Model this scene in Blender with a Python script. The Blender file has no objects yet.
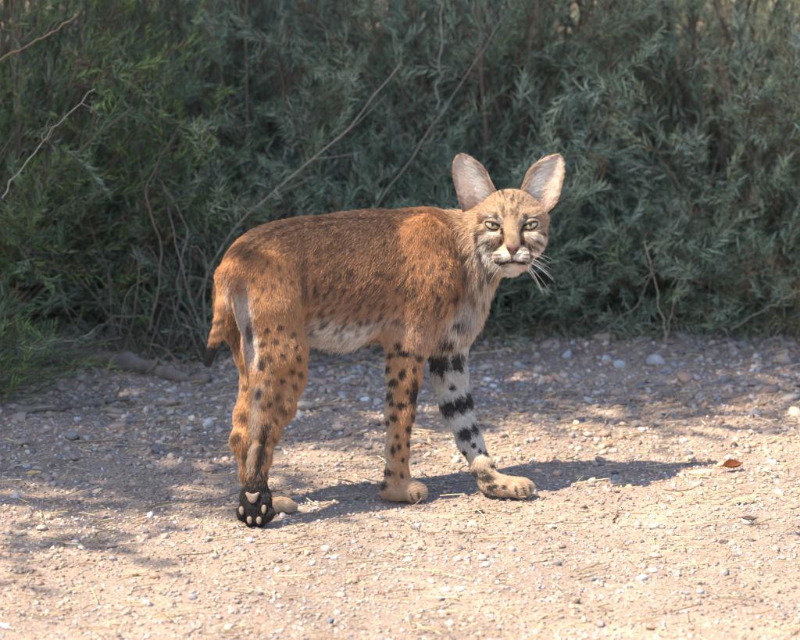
import bpy, math, random
import numpy as np
from mathutils import Vector
from mathutils.bvhtree import BVHTree

random.seed(7)
RNG = np.random.default_rng(7)
R = math.radians
SC = bpy.context.scene
COL = SC.collection

# ------------------------------------------------------------------ camera, sky, sun, exposure
LENS, DIST, PITCH = 199.0, 7.5, R(11.5)
TGT = np.array((0.0, 0.0, 0.313))
CAM = TGT + DIST * np.array((0, -math.cos(PITCH), math.sin(PITCH)))
FWD = np.array((0, math.cos(PITCH), -math.sin(PITCH)))
RIGHT = np.array((1.0, 0, 0))
UP = np.array((0, math.sin(PITCH), math.cos(PITCH)))
FPX = 800 * LENS / 36.0
PX = DIST / FPX                      # metres per photograph pixel at the cat

cam = bpy.data.cameras.new('camera')
cam.lens = LENS
cam.clip_end = 2000
cam.dof.use_dof = True
cam.dof.focus_distance = DIST + 0.0
cam.dof.aperture_fstop = 6.3
camo = bpy.data.objects.new('camera', cam)
COL.objects.link(camo)
camo.location = CAM
camo.rotation_euler = (math.pi / 2 - PITCH, 0, 0)
SC.camera = camo

SUN_EL, SUN_AZ = R(60), R(30)        # azimuth measured from -x towards the camera
SUNV = np.array((-math.cos(SUN_AZ) * math.cos(SUN_EL), -math.sin(SUN_AZ) * math.cos(SUN_EL), math.sin(SUN_EL)))
world = bpy.data.worlds.new('World')
SC.world = world
world.use_nodes = True
wn = world.node_tree
sky = wn.nodes.new('ShaderNodeTexSky')
sky.sky_type = 'NISHITA'
sky.sun_disc = False
sky.sun_elevation = SUN_EL
sky.sun_rotation = math.atan2(SUNV[0], SUNV[1])
bg = wn.nodes['Background']
wn.links.new(sky.outputs[0], bg.inputs[0])
bg.inputs[1].default_value = 0.15
sun = bpy.data.lights.new('sun', 'SUN')
sun.energy = 4.5
sun.angle = R(0.55)
sun.color = (1.0, 0.87, 0.68)
suno = bpy.data.objects.new('sun', sun)
COL.objects.link(suno)
suno.rotation_euler = Vector(SUNV).to_track_quat('Z', 'Y').to_euler()
suno.location = (-4, -3, 5)
SC.view_settings.view_transform = 'Standard'
SC.view_settings.look = 'None'
SC.view_settings.exposure = 1.22
SC.view_settings.gamma = 1.0
SC.view_settings.use_curve_mapping = False
SC.render.engine = 'CYCLES'
SC.cycles.use_denoising = True
SC.cycles.max_bounces = 8
SC.cycles.transparent_max_bounces = 8
SC.cycles.caustics_reflective = False
SC.cycles.caustics_refractive = False

# ------------------------------------------------------------------ helpers
def ray(u, v):
    d = FWD + (u - 400) / FPX * RIGHT + (320 - v) / FPX * UP
    return d / np.linalg.norm(d)

def at_y(u, v, y):
    """point of a photograph pixel in the plane at depth y"""
    d = ray(u, v)
    return CAM + d * ((y - CAM[1]) / d[1])

def on_ground(u, v, z=0.0):
    d = ray(u, v)
    return CAM + d * ((z - CAM[2]) / d[2])

def project(p):
    q = p - CAM
    w = q @ FWD
    return 400 + FPX * (q @ RIGHT) / w, 320 - FPX * (q @ UP) / w

_tab = np.random.default_rng(3).random((64, 64, 64)).astype(np.float32)
def noise(p, scale=1.0, seed=0):
    """value noise, p (n,3) -> [-1,1]"""
    q = np.asarray(p, dtype=np.float64) * scale + seed * 17.31
    i = np.floor(q).astype(np.int64)
    f = q - i
    f = f * f * (3 - 2 * f)
    out = np.zeros(len(q))
    for dx in (0, 1):
        for dy in (0, 1):
            for dz in (0, 1):
                w = (f[:, 0] if dx else 1 - f[:, 0]) * (f[:, 1] if dy else 1 - f[:, 1]) * (f[:, 2] if dz else 1 - f[:, 2])
                out += w * _tab[(i[:, 0] + dx) & 63, (i[:, 1] + dy) & 63, (i[:, 2] + dz) & 63]
    return out * 2 - 1

def norm(a):
    a = np.asarray(a, dtype=np.float64)
    return a / np.maximum(np.linalg.norm(a, axis=-1, keepdims=True), 1e-12)

def mesh_from(name, verts, faces, mat=None, smooth=False, colors=None):
    """faces: (n,k) array of one polygon size or a list of such arrays"""
    me = bpy.data.meshes.new(name)
    verts = np.asarray(verts, dtype=np.float32)
    fl = [np.asarray(f, dtype=np.int32) for f in (faces if isinstance(faces, list) else [faces]) if len(f)]
    me.vertices.add(len(verts))
    me.vertices.foreach_set('co', verts.ravel())
    loops = np.concatenate([f.ravel() for f in fl])
    sizes = np.concatenate([np.full(len(f), f.shape[1], dtype=np.int32) for f in fl])
    starts = np.concatenate([[0], np.cumsum(sizes)[:-1]]).astype(np.int32)
    me.loops.add(len(loops))
    me.loops.foreach_set('vertex_index', loops)
    me.polygons.add(len(sizes))
    me.polygons.foreach_set('loop_start', starts)
    if colors is not None:
        ca = me.attributes.new('col', 'FLOAT_COLOR', 'POINT')
        c = np.ones((len(verts), 4), dtype=np.float32)
        c[:, :3] = colors
        ca.data.foreach_set('color', c.ravel())
    me.update(calc_edges=True)
    if smooth:
        me.polygons.foreach_set('use_smooth', np.ones(len(sizes), dtype=bool))
    if mat:
        me.materials.append(mat)
    return me

def obj(name, data, parent=None, loc=None):
    o = bpy.data.objects.new(name, data)
    COL.objects.link(o)
    if parent is not None:
        o.parent = parent
    if loc is not None:
        o.location = loc
    return o

def tag(o, label=None, cat=None, group=None, kind=None):
    if label: o['label'] = label
    if cat: o['category'] = cat
    if group: o['group'] = group
    if kind: o['kind'] = kind
    return o

def new_mat(name):
    m = bpy.data.materials.new(name)
    m.use_nodes = True
    nt = m.node_tree
    return m, nt, nt.nodes['Principled BSDF']

def attr_mat(name, rough=0.8, spec=0.3, bump=0.0, bscale=200, translucent=0.0, vary=0.0, vscale=60):
    m, nt, b = new_mat(name)
    a = nt.nodes.new('ShaderNodeAttribute')
    a.attribute_name = 'col'
    src = a.outputs['Color']
    if vary:
        tc = nt.nodes.new('ShaderNodeTexCoord')
        n = nt.nodes.new('ShaderNodeTexNoise')
        n.inputs['Scale'].default_value = vscale
        n.inputs['Detail'].default_value = 6
        nt.links.new(tc.outputs['Object'], n.inputs['Vector'])
        mr = nt.nodes.new('ShaderNodeMapRange')
        mr.inputs['From Min'].default_value = 0.3
        mr.inputs['From Max'].default_value = 0.7
        mr.inputs['To Min'].default_value = 1 - vary
        mr.inputs['To Max'].default_value = 1 + vary
        nt.links.new(n.outputs['Fac'], mr.inputs['Value'])
        mx = nt.nodes.new('ShaderNodeVectorMath')
        mx.operation = 'SCALE'
        nt.links.new(src, mx.inputs[0])
        nt.links.new(mr.outputs['Result'], mx.inputs['Scale'])
        src = mx.outputs['Vector']
    nt.links.new(src, b.inputs['Base Color'])
    b.inputs['Roughness'].default_value = rough
    b.inputs['Specular IOR Level'].default_value = spec
    if bump:
        tc = nt.nodes.new('ShaderNodeTexCoord')
        n = nt.nodes.new('ShaderNodeTexNoise')
        n.inputs['Scale'].default_value = bscale
        n.inputs['Detail'].default_value = 5
        nt.links.new(tc.outputs['Object'], n.inputs['Vector'])
        bp = nt.nodes.new('ShaderNodeBump')
        bp.inputs['Strength'].default_value = bump
        bp.inputs['Distance'].default_value = 0.003
        nt.links.new(n.outputs['Fac'], bp.inputs['Height'])
        nt.links.new(bp.outputs['Normal'], b.inputs['Normal'])
    if translucent:
        t = nt.nodes.new('ShaderNodeBsdfTranslucent')
        nt.links.new(src, t.inputs['Color'])
        mix = nt.nodes.new('ShaderNodeMixShader')
        mix.inputs[0].default_value = translucent
        nt.links.new(b.outputs[0], mix.inputs[1])
        nt.links.new(t.outputs[0], mix.inputs[2])
        nt.links.new(mix.outputs[0], nt.nodes['Material Output'].inputs['Surface'])
    return m

def plain_mat(name, color, rough=0.6, spec=0.4, coat=0.0, vary=0.0, vscale=80):
    m, nt, b = new_mat(name)
    b.inputs['Base Color'].default_value = (*color, 1)
    b.inputs['Roughness'].default_value = rough
    b.inputs['Specular IOR Level'].default_value = spec
    b.inputs['Coat Weight'].default_value = coat
    b.inputs['Coat Roughness'].default_value = 0.03
    if vary:
        tc = nt.nodes.new('ShaderNodeTexCoord')
        n = nt.nodes.new('ShaderNodeTexNoise')
        n.inputs['Scale'].default_value = vscale
        n.inputs['Detail'].default_value = 6
        nt.links.new(tc.outputs['Object'], n.inputs['Vector'])
        cr = nt.nodes.new('ShaderNodeValToRGB')
        cr.color_ramp.elements[0].position = 0.3
        cr.color_ramp.elements[1].position = 0.7
        cr.color_ramp.elements[0].color = (*[c * (1 - vary) for c in color], 1)
        cr.color_ramp.elements[1].color = (*[min(1, c * (1 + vary)) for c in color], 1)
        nt.links.new(n.outputs['Fac'], cr.inputs['Fac'])
        nt.links.new(cr.outputs['Color'], b.inputs['Base Color'])
        bp = nt.nodes.new('ShaderNodeBump')
        bp.inputs['Strength'].default_value = 0.5
        bp.inputs['Distance'].default_value = 0.002
        nt.links.new(n.outputs['Fac'], bp.inputs['Height'])
        nt.links.new(bp.outputs['Normal'], b.inputs['Normal'])
    return m

def tube(points, radii, sides=6, closed=True):
    """tapered tube along a polyline -> verts, quads(list)"""
    P = np.asarray(points, dtype=np.float64)
    rr = np.broadcast_to(np.asarray(radii, dtype=np.float64), (len(P),))
    T = norm(np.gradient(P, axis=0))
    ref = np.array((0, 0, 1.0)) if abs(T[0, 2]) < 0.9 else np.array((1.0, 0, 0))
    V = []
    n0 = norm(np.cross(T[0], ref))
    for i in range(len(P)):
        n0 = norm(n0 - T[i] * (n0 @ T[i]))
        b0 = np.cross(T[i], n0)
        a = np.linspace(0, 2 * math.pi, sides, endpoint=False)
        V.append(P[i] + rr[i] * (np.cos(a)[:, None] * n0 + np.sin(a)[:, None] * b0))
    V = np.concatenate(V)
    F = []
    for i in range(len(P) - 1):
        for j in range(sides):
            k = (j + 1) % sides
            F.append((i * sides + j, i * sides + k, (i + 1) * sides + k, (i + 1) * sides + j))
    return V, np.array(F, dtype=np.int32)

def merge(parts):
    """list of (verts, quads or tris, colour rows) -> one"""
    V, F3, F4, C, o = [], [], [], [], 0
    for v, f, c in parts:
        V.append(v)
        C.append(np.broadcast_to(np.asarray(c, dtype=np.float32), (len(v), 3)))
        f = np.asarray(f)
        (F4 if f.shape[1] == 4 else F3).append(f + o)
        o += len(v)
    fl = []
    if F3: fl.append(np.concatenate(F3))
    if F4: fl.append(np.concatenate(F4))
    return np.concatenate(V), fl, np.concatenate(C)

# ------------------------------------------------------------------ ground
def gz(x, y):
    """height of the ground"""
    x = np.atleast_1d(np.asarray(x, dtype=np.float64)); y = np.atleast_1d(np.asarray(y, dtype=np.float64))
    p = np.stack([x, y, np.zeros_like(x)], 1)
    near = np.exp(-((x) ** 2 + (y) ** 2) / 60.0)
    h = 0.010 * noise(p * np.array((.6, 1, 1)), 3.1, 1) + 0.0035 * noise(p, 11.0, 2) + 0.0018 * noise(p, 37.0, 3)
    h += 0.05 * (1 - near) * noise(p, 0.12, 4)
    return h

def spaced(lim_in, step, lim_out):
    a = list(np.arange(0, lim_in, step))
    s = step
    while a[-1] < lim_out:
        s *= 1.22
        a.append(a[-1] + s)
    a = np.array(a)
    return np.concatenate([-a[:0:-1], a])

gx = spaced(1.1, 0.011, 450)
gy = spaced(1.6, 0.013, 450) + 0.3
X, Y = np.meshgrid(gx, gy, indexing='ij')
Zg = gz(X.ravel(), Y.ravel())
fine = noise(np.stack([X.ravel(), Y.ravel(), Zg], 1), 90, 5)
Zg2 = Zg + 0.0012 * fine * (np.abs(X.ravel()) < 3) * (np.abs(Y.ravel()) < 4)
nx_, ny_ = X.shape
ii = np.arange(nx_ * ny_).reshape(nx_, ny_)
GF = np.stack([ii[:-1, :-1].ravel(), ii[1:, :-1].ravel(), ii[1:, 1:].ravel(), ii[:-1, 1:].ravel()], 1)

gm, nt, b = new_mat('gravel_dust')
tc = nt.nodes.new('ShaderNodeTexCoord')
def gnoise(scale, detail=6, rough=0.6):
    n = nt.nodes.new('ShaderNodeTexNoise')
    n.inputs['Scale'].default_value = scale
    n.inputs['Detail'].default_value = detail
    n.inputs['Roughness'].default_value = rough
    nt.links.new(tc.outputs['Object'], n.inputs['Vector'])
    return n
n1 = gnoise(220)
cr = nt.nodes.new('ShaderNodeValToRGB')
els = cr.color_ramp.elements
els[0].position = 0.28; els[0].color = (0.17, 0.128, 0.105, 1)
els[1].position = 0.72; els[1].color = (0.56, 0.465, 0.39, 1)
e = els.new(0.5); e.color = (0.36, 0.285, 0.235, 1)
nt.links.new(n1.outputs['Fac'], cr.inputs['Fac'])
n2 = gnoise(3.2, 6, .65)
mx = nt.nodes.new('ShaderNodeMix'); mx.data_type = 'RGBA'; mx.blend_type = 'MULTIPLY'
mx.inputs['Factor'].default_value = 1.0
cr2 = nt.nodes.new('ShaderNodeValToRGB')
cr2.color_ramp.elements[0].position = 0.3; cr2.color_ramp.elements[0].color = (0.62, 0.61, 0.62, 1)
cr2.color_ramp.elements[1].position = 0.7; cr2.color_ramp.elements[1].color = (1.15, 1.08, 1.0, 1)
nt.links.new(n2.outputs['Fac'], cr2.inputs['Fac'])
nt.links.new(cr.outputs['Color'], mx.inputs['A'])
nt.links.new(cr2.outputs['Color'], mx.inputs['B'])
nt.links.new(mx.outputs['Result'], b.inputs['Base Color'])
b.inputs['Roughness'].default_value = 0.95
b.inputs['Specular IOR Level'].default_value = 0.15
bp = nt.nodes.new('ShaderNodeBump'); bp.inputs['Strength'].default_value = 0.9; bp.inputs['Distance'].default_value = 0.004
nt.links.new(n1.outputs['Fac'], bp.inputs['Height'])
nt.links.new(bp.outputs['Normal'], b.inputs['Normal'])

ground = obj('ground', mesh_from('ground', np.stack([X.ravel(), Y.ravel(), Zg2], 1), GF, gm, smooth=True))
tag(ground, 'pinkish tan gravel ground strewn with stones and straw', None, None, 'structure')

# stones -----------------------------------------------------------
import bmesh
def stone_proto(seed, sub=1, flat=0.62):
    rg = np.random.default_rng(seed)
    bm = bmesh.new()
    bmesh.ops.create_icosphere(bm, subdivisions=sub, radius=1.0)
    v = np.array([q.co[:] for q in bm.verts])
    f = np.array([[q.index for q in p.verts] for p in bm.faces])
    bm.free()
    # chop with random planes for facets
    for k in range(15):
        n = norm(rg.normal(size=3))
        d = rg.uniform(0.45, 0.82)
        over = v @ n - d
        v = v - np.outer(np.maximum(over, 0), n)
    v *= rg.uniform(0.7, 1.25, 3)
    v[:, 2] *= flat
    v += 0.05 * rg.normal(size=v.shape)
    return v, f

PAL = np.array([(0.42, 0.33, 0.28), (0.36, 0.27, 0.23), (0.54, 0.45, 0.38), (0.33, 0.31, 0.31), (0.24, 0.235, 0.25),
                (0.68, 0.62, 0.56), (0.44, 0.30, 0.24), (0.38, 0.345, 0.32), (0.17, 0.16, 0.165), (0.50, 0.38, 0.32)])
PAL = np.minimum(PAL * np.array((1.0, .97, .95)), .52)
PALW = np.array([4, 3, 3, 2.2, 1.2, 1.3, 1.6, 2.5, .8, 3]); PALW = PALW / PALW.sum()
stone_mat = attr_mat('stone', rough=0.9, spec=0.25, bump=0.6, bscale=260, vary=0.22, vscale=190)

def rot_xyz(n, rg, tilt=0.5):
    a = rg.uniform(0, 2 * math.pi, n); bx = rg.normal(0, tilt, n); by = rg.normal(0, tilt, n)
    ca, sa, cx, sx, cy, sy = np.cos(a), np.sin(a), np.cos(bx), np.sin(bx), np.cos(by), np.sin(by)
    z = np.zeros(n); o = np.ones(n)
    Rz = np.stack([ca, -sa, z, sa, ca, z, z, z, o], 1).reshape(n, 3, 3)
    Rx = np.stack([o, z, z, z, cx, -sx, z, sx, cx], 1).reshape(n, 3, 3)
    Ry = np.stack([cy, z, sy, z, o, z, -sy, z, cy], 1).reshape(n, 3, 3)
    return Rx @ Ry @ Rz

def scatter_gravel(n, xr, yr, smin, smax, seed, power=2.2, sub=1, gate=None):
    rg = np.random.default_rng(seed)
    x = rg.uniform(*xr, n); y = rg.uniform(*yr, n)
    if gate is not None:
        k = gate(x, y, rg); x = x[k]; y = y[k]; n = len(x)
    s = smin + (smax - smin) * rg.random(n) ** power
    c = PAL[rg.choice(len(PAL), n, p=PALW)] * rg.uniform(0.75, 1.25, (n, 1))
    pt = np.stack([x * .5, y, x * 0], 1)
    c = c * (1 + .22 * noise(pt, 7, 61) + .15 * noise(pt, 19, 62))[:, None]
    c = np.where((noise(pt, 5, 63) > .25)[:, None] & (rg.random((n, 1)) < .5), c * np.array((1.08, .96, .80)), c)
    zz = gz(x, y)
    protos = [stone_proto(seed * 31 + k, sub) for k in range(14)]
    which = rg.integers(0, len(protos), n)
    M = rot_xyz(n, rg, 0.35)
    out = []
    for k, (v, f) in enumerate(protos):
        idx = np.nonzero(which == k)[0]
        if not len(idx): continue
        W = np.einsum('nij,vj->nvi', M[idx], v) * s[idx, None, None] * 0.5
        W += np.stack([x[idx], y[idx], zz[idx] + s[idx] * 0.08], 1)[:, None]
        F = f[None] + (np.arange(len(idx)) * len(v))[:, None, None]
        C = np.repeat(c[idx], len(v), axis=0)
        out.append((W.reshape(-1, 3), F.reshape(-1, 3), C))
    return merge(out)

PAWS = [on_ground(256, 524), on_ground(282, 511), on_ground(404, 502), on_ground(508, 495)]
def clear_of_paws(x, y, r=0.028):
    k = np.ones(len(x), dtype=bool)
    for p in PAWS:
        k &= (((x - p[0]) / 1.3) ** 2 + (y - p[1]) ** 2) > r * r
    return k

v, f, c = scatter_gravel(44000, (-.88, .92), (-1.0, 1.5), 0.0035, 0.0125, 11, 1.8, gate=lambda x, y, rg: clear_of_paws(x, y, .02))
g1 = obj('gravel', mesh_from('gravel', v, f, stone_mat, colors=c), ground); g1['kind'] = 'stuff'
v, f, c = scatter_gravel(4500, (-3.2, 3.4), (-3.0, 3.5), 0.005, 0.018, 12, 2.0, gate=lambda x, y, rg: (np.abs(x) > .95) | (y < -.95))
g2 = obj('gravel', mesh_from('gravel_far', v, f, stone_mat, colors=c), ground); g2['kind'] = 'stuff'
# middling chips, more of them in the rough strip before the bushes
v, f, c = scatter_gravel(11000, (-.9, .95), (-0.9, 1.5), 0.010, 0.027, 13, 2.2,
                         gate=lambda x, y, rg: clear_of_paws(x, y, .035) & (rg.random(len(x)) < np.clip(0.16 + 0.95 * (y - 0.1), 0.16, 1)))
g3 = obj('gravel', mesh_from('gravel_chips', v, f, stone_mat, colors=c), ground); g3['kind'] = 'stuff'

# the stones that can be told apart, each one its own piece of the ground
STONE_MESH = []
for k in range(24):
    v, f = stone_proto(500 + k, 2, 0.6)
    base = PAL[k % len(PAL)]
    STONE_MESH.append(mesh_from('stone', v, f, stone_mat, smooth=False, colors=np.broadcast_to(base, (len(v), 3))))
rg = np.random.default_rng(21)
placed = []
fixed = [(155, 453, 11, 4), (567, 361, 12, 5), (615, 470, 7, 8), (186, 437, 13, 7), (72, 440, 14, 3), (120, 447, 9, 4), (98, 430, 10, 3),
         (300, 420, 9, 5), (345, 385, 10, 5), (430, 372, 11, 7), (640, 385, 9, 4), (700, 352, 12, 4), (742, 350, 13, 3), (668, 372, 10, 0),
         (480, 493, 8, 0), (20, 538, 9, 2), (42, 533, 8, 2), (210, 470, 8, 6), (630, 500, 5, 6), (520, 385, 10, 3), (590, 398, 9, 5)]
for (u, vv, rp, ci) in fixed:
    p = on_ground(u, vv); placed.append((p[0], p[1], rp * PX * 1.0, ci))
tries = 0
while len(placed) < 300 and tries < 40000:
    tries += 1
    x, y = rg.uniform(-0.85, 0.95), rg.uniform(-0.85, 1.35)
    back = np.clip((y - 0.05) / 0.9, 0, 1)
    leftish = 1.0 if (x < -0.25 and y > 0.0) else 0.0
    if rg.random() > 0.10 + 0.7 * back + 0.35 * leftish: continue
    r = rg.uniform(0.008, 0.013) + rg.random() ** 2.5 * 0.014 * (0.25 + back)
    if not clear_of_paws(np.array([x]), np.array([y]), 0.045)[0]: continue
    if any((x - a) ** 2 + (y - bb) ** 2 < (r + rr) ** 2 * 0.8 for a, bb, rr, _ in placed): continue
    ci = rg.choice(len(PAL), p=PALW)
    placed.append((x, y, r, ci))
for i, (x, y, r, ci) in enumerate(placed):
    cand = [k for k in range(24) if k % len(PAL) == ci]
    o = obj('stone', STONE_MESH[cand[i % len(cand)]], ground)
    o.location = (x, y, gz(x, y)[0] + r * 0.18)
    o.rotation_euler = (rg.normal(0, .25), rg.normal(0, .25), rg.uniform(0, 6.28))
    o.scale = (r, r * rg.uniform(.75, 1), r * rg.uniform(.75, 1.1))

# straw and leaf crumbs lying on the gravel
def straw_field(n, seed, xr, yr, lmin, lmax, w, cols):
    rg = np.random.default_rng(seed)
    out = []
    for i in range(n):
        x, y = rg.uniform(*xr), rg.uniform(*yr)
        if not clear_of_paws(np.array([x]), np.array([y]), 0.03)[0]: continue
        L = lmin + (lmax - lmin) * rg.random() ** 2
        a = rg.normal(0, 0.5) if rg.random() < 0.6 else rg.uniform(0, math.pi)
        bend = rg.normal(0, 0.25)
        m = 5
        t = np.linspace(-.5, .5, m)
        px = x + L * (t * math.cos(a) - bend * t * t * math.sin(a))
        py = y + L * (t * math.sin(a) + bend * t * t * math.cos(a))
        pz = gz(px, py) + 0.0035 + rg.uniform(0, .006) + np.linspace(0, rg.uniform(0, .008), m)
        vv, ff = tube(np.stack([px, py, pz], 1), w * rg.uniform(.6, 1.4), 4)
        out.append((vv, ff, np.array(cols[rg.integers(len(cols))]) * rg.uniform(.7, 1.2)))
    return merge(out)
straw_mat = attr_mat('straw', rough=0.7, spec=0.3, vary=0.2, vscale=120)
v, f, c = straw_field(1700, 31, (-.8, .85), (-.95, 1.2), .010, .07, .0008, [(.50, .38, .22), (.56, .44, .28), (.36, .25, .14), (.20, .14, .09)])
s1 = obj('straw', mesh_from('straw', v, f, straw_mat, colors=c), ground); s1['kind'] = 'stuff'

# ------------------------------------------------------------------ shrubs
leaf_mat = attr_mat('shrub_leaf', rough=0.62, spec=0.25, translucent=0.3)
bark_mat = attr_mat('bark', rough=0.9, spec=0.2, bump=0.5, bscale=120, vary=0.25, vscale=70)

def sprig(rg, L, nleaf, llen, lwid, spread, coarse=False):
    """a leafy twig along +z -> verts, tris, shade (per vert random number), is_twig flag"""
    t = np.linspace(0, 1, 3)
    bend = rg.normal(0, 0.22, 2)
    P = np.stack([bend[0] * t ** 2 * L, bend[1] * t ** 2 * L, t * L], 1)
    v, q = tube(P, np.linspace(0.0011, 0.0005, 3), 3)
    tri = np.concatenate([q[:, [0, 1, 2]], q[:, [0, 2, 3]]])
    V, F, S, W = [v], [tri], [np.full(len(v), 0.5)], [np.ones(len(v))]
    o = len(v)
    for i in range(nleaf):
        s = (i + rg.random()) / nleaf
        s = 0.08 + 0.92 * s
        base = np.array([bend[0] * s * s * L, bend[1] * s * s * L, s * L])
        a = i * 2.4 + rg.normal(0, .3)
        el = rg.uniform(0.45, 1.0) * spread * (1 - 0.45 * s)
        d = np.array([math.cos(a) * math.sin(el), math.sin(a) * math.sin(el), math.cos(el)])
        side = norm(np.cross(d, np.array([rg.normal(), rg.normal(), rg.normal()])))
        nn = np.cross(side, d)
        l = llen * rg.uniform(.6, 1.25) * (1 - 0.3 * s)
        w = lwid * rg.uniform(.7, 1.2) * 0.5
        cv = rg.normal(0, 0.32)
        p1 = base + d * l * .35 + nn * cv * l * .12
        p2 = base + d * l * .72 + nn * cv * l * .5
        p3 = base + d * l + nn * cv * l
        if i % 3 == 0 and not coarse:
            V.append(np.array([base, p1 - side * w, p1 + side * w, p2 - side * w * .8, p2 + side * w * .8, p3]))
            F.append(np.array([(0, 2, 1), (1, 2, 4), (1, 4, 3), (3, 4, 5)]) + o)
        else:
            pm = base + d * l * .5 + nn * cv * l * .2
            V.append(np.array([base, pm - side * w, pm + side * w, p3]))
            F.append(np.array([(0, 2, 1), (1, 2, 3)]) + o)
        k = len(V[-1])
        S.append(np.full(k, rg.random())); W.append(np.zeros(k))
        o += k
    return np.concatenate(V), np.concatenate(F), np.concatenate(S), np.concatenate(W)

def frames(d, rg):
    """rotation matrices taking +z to d with random roll"""
    d = norm(d)
    r = norm(np.cross(d, rg.normal(size=d.shape)))
    return np.stack([r, np.cross(d, r), d], 2)

def shrub(name, label, cx, cy, rx, ry, h, nbr, per, seed, kind, cols, dead=0.05, group=None, scale=1.0, low=0.0, skirt=0.42, front=26, cat='bush'):
    rg = np.random.default_rng(seed)
    root = obj(name, None, None, (cx, cy, 0))
    tag(root, label, cat, group)
    if kind == 'needle':
        protos = [sprig(rg, rg.uniform(.08, .15), 30, .030, .0019, .75) for k in range(9)]
    else:
        protos = [sprig(rg, rg.uniform(.06, .13), 30, .036, .0020, 1.0, scale > 1.05) for k in range(9)]
    pos, dirs = [], []
    stems, bare = [], []
    for i in range(nbr + front):
        a = rg.uniform(0, 2 * math.pi) if i < nbr else rg.uniform(-2.6, -.5)
        # end point on a rounded dome, some ends low (skirt)
        zf = rg.random() ** 0.75
        if rg.random() < skirt: zf = rg.uniform(0.0, 0.28)
        if i >= nbr: zf = rg.uniform(0.0, .16)
        rad = math.sqrt(max(0.0, 1 - (max(zf - 0.35, 0) / 0.65) ** 2)) * rg.uniform(.72, 1.08)
        if zf < .25: rad *= 0.92 + 0.3 * zf
        end = np.array([rx * rad * math.cos(a), ry * rad * math.sin(a), h * zf * rg.uniform(.85, 1.08) + low])
        st = np.array([rg.normal(0, rx * .12), rg.normal(0, ry * .12), -0.02])
        mid = st * .5 + end * .5 + np.array([0, 0, 0.16 * h * rg.uniform(0, 1.2)]) + rg.normal(0, .05, 3)
        if mid[2] < .04: mid[2] = .04
        t = np.linspace(0, 1, 9)[:, None]
        P = (1 - t) ** 2 * st + 2 * t * (1 - t) * mid + t * t * end + rg.normal(0, .008, (9, 3)) * np.sin(t * 3.1)
        stems.append((P, np.linspace(.0055, .0016, 9) * scale))
        T = norm(np.gradient(P, axis=0))
        nn = int(per * rg.uniform(.6, 1.4))
        for k in range(nn):
            s = 1 - 0.68 * rg.random() ** 1.2
            j = s * 8
            j0 = min(int(j), 7)
            p = P[j0] + (P[j0 + 1] - P[j0]) * (j - j0)
            out = norm(np.array([p[0] / rx, p[1] / ry, 0.35]))
            side = norm(T[j0] * .7 + out * .55 + rg.normal(0, .62, 3) + np.array([0, 0, .25]))
            off = rg.random() ** .8 * 0.15 * scale
            q = p + side * off
            if q[2] < 0.015: q[2] = 0.015 + rg.random() * .05
            if rg.random() < .4: bare.append((p, q))
            d = norm(side + rg.normal(0, .45, 3) + np.array([0, 0, .12]))
            if q[2] < .08 and d[2] < 0: d[2] *= -.4
            pos.append(q); dirs.append(d)
    pos = np.array(pos); dirs = np.array(dirs)
    M = frames(dirs, rg)
    sc = rg.uniform(.75, 1.25, len(pos)) * scale
    which = rg.integers(0, len(protos), len(pos))
    isdead = rg.random(len(pos)) < dead * np.where(pos[:, 2] < .2 * h, 2.5, 1.0)
    cols = np.array(cols)
    ci = rg.integers(0, len(cols), len(pos))
    tone = rg.uniform(.65, 1.35, len(pos)) * (1 + .3 * noise(pos + cx, 5.5, seed % 50))
    deadc = np.array((.24, .165, .095))
    twigc = np.array((.15, .115, .08))
    out = []
    for k, (v, f, s, w) in enumerate(protos):
        idx = np.nonzero(which == k)[0]
        if not len(idx): continue
        Wd = np.einsum('nij,vj->nvi', M[idx], v) * sc[idx, None, None] + pos[idx][:, None]
        Wd[..., 2] = np.maximum(Wd[..., 2], 0.004 + 0.006 * s[None])
        base = np.where(isdead[idx, None], deadc, cols[ci[idx]]) * tone[idx, None]
        C = base[:, None] * (0.65 + 0.75 * s[None, :, None])
        C = np.where(w[None, :, None] > .5, twigc, C)
        F = f[None] + (np.arange(len(idx)) * len(v))[:, None, None]
        out.append((Wd.reshape(-1, 3), F.reshape(-1, 3), C.reshape(-1, 3)))
    v, f, c = merge(out)
    fo = obj('foliage', mesh_from('foliage', v, f, leaf_mat, colors=np.clip(c, 0, 1)), root)
    fo['kind'] = 'stuff'
    keep = 16
    order = rg.permutation(len(stems))
    for k in order[:keep]:
        P, r = stems[k]
        vv, q = tube(P, r * 1.35, 6)
        obj('stem', mesh_from('stem', vv, q, bark_mat, True, np.broadcast_to(np.array((.17, .135, .10)), (len(vv), 3))), root)
    parts = []
    for k in order[keep:]:
        P, r = stems[k]
        vv, q = tube(P, r * .8, 4)
        parts.append((vv, q, np.array((.17, .13, .095)) * rg.uniform(.7, 1.3)))
    for p, q_ in bare:
        vv, q = tube(np.array([p, (p + q_) / 2 + rg.normal(0, .006, 3), q_]), [.0016, .0013, .001], 3)
        parts.append((vv, q, np.array((.20, .155, .11)) * rg.uniform(.6, 1.3)))
    v, f, c = merge(parts)
    tw = obj('twigs', mesh_from('twigs', v, f, bark_mat, colors=c), root)
    tw['kind'] = 'stuff'
    return root

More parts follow.
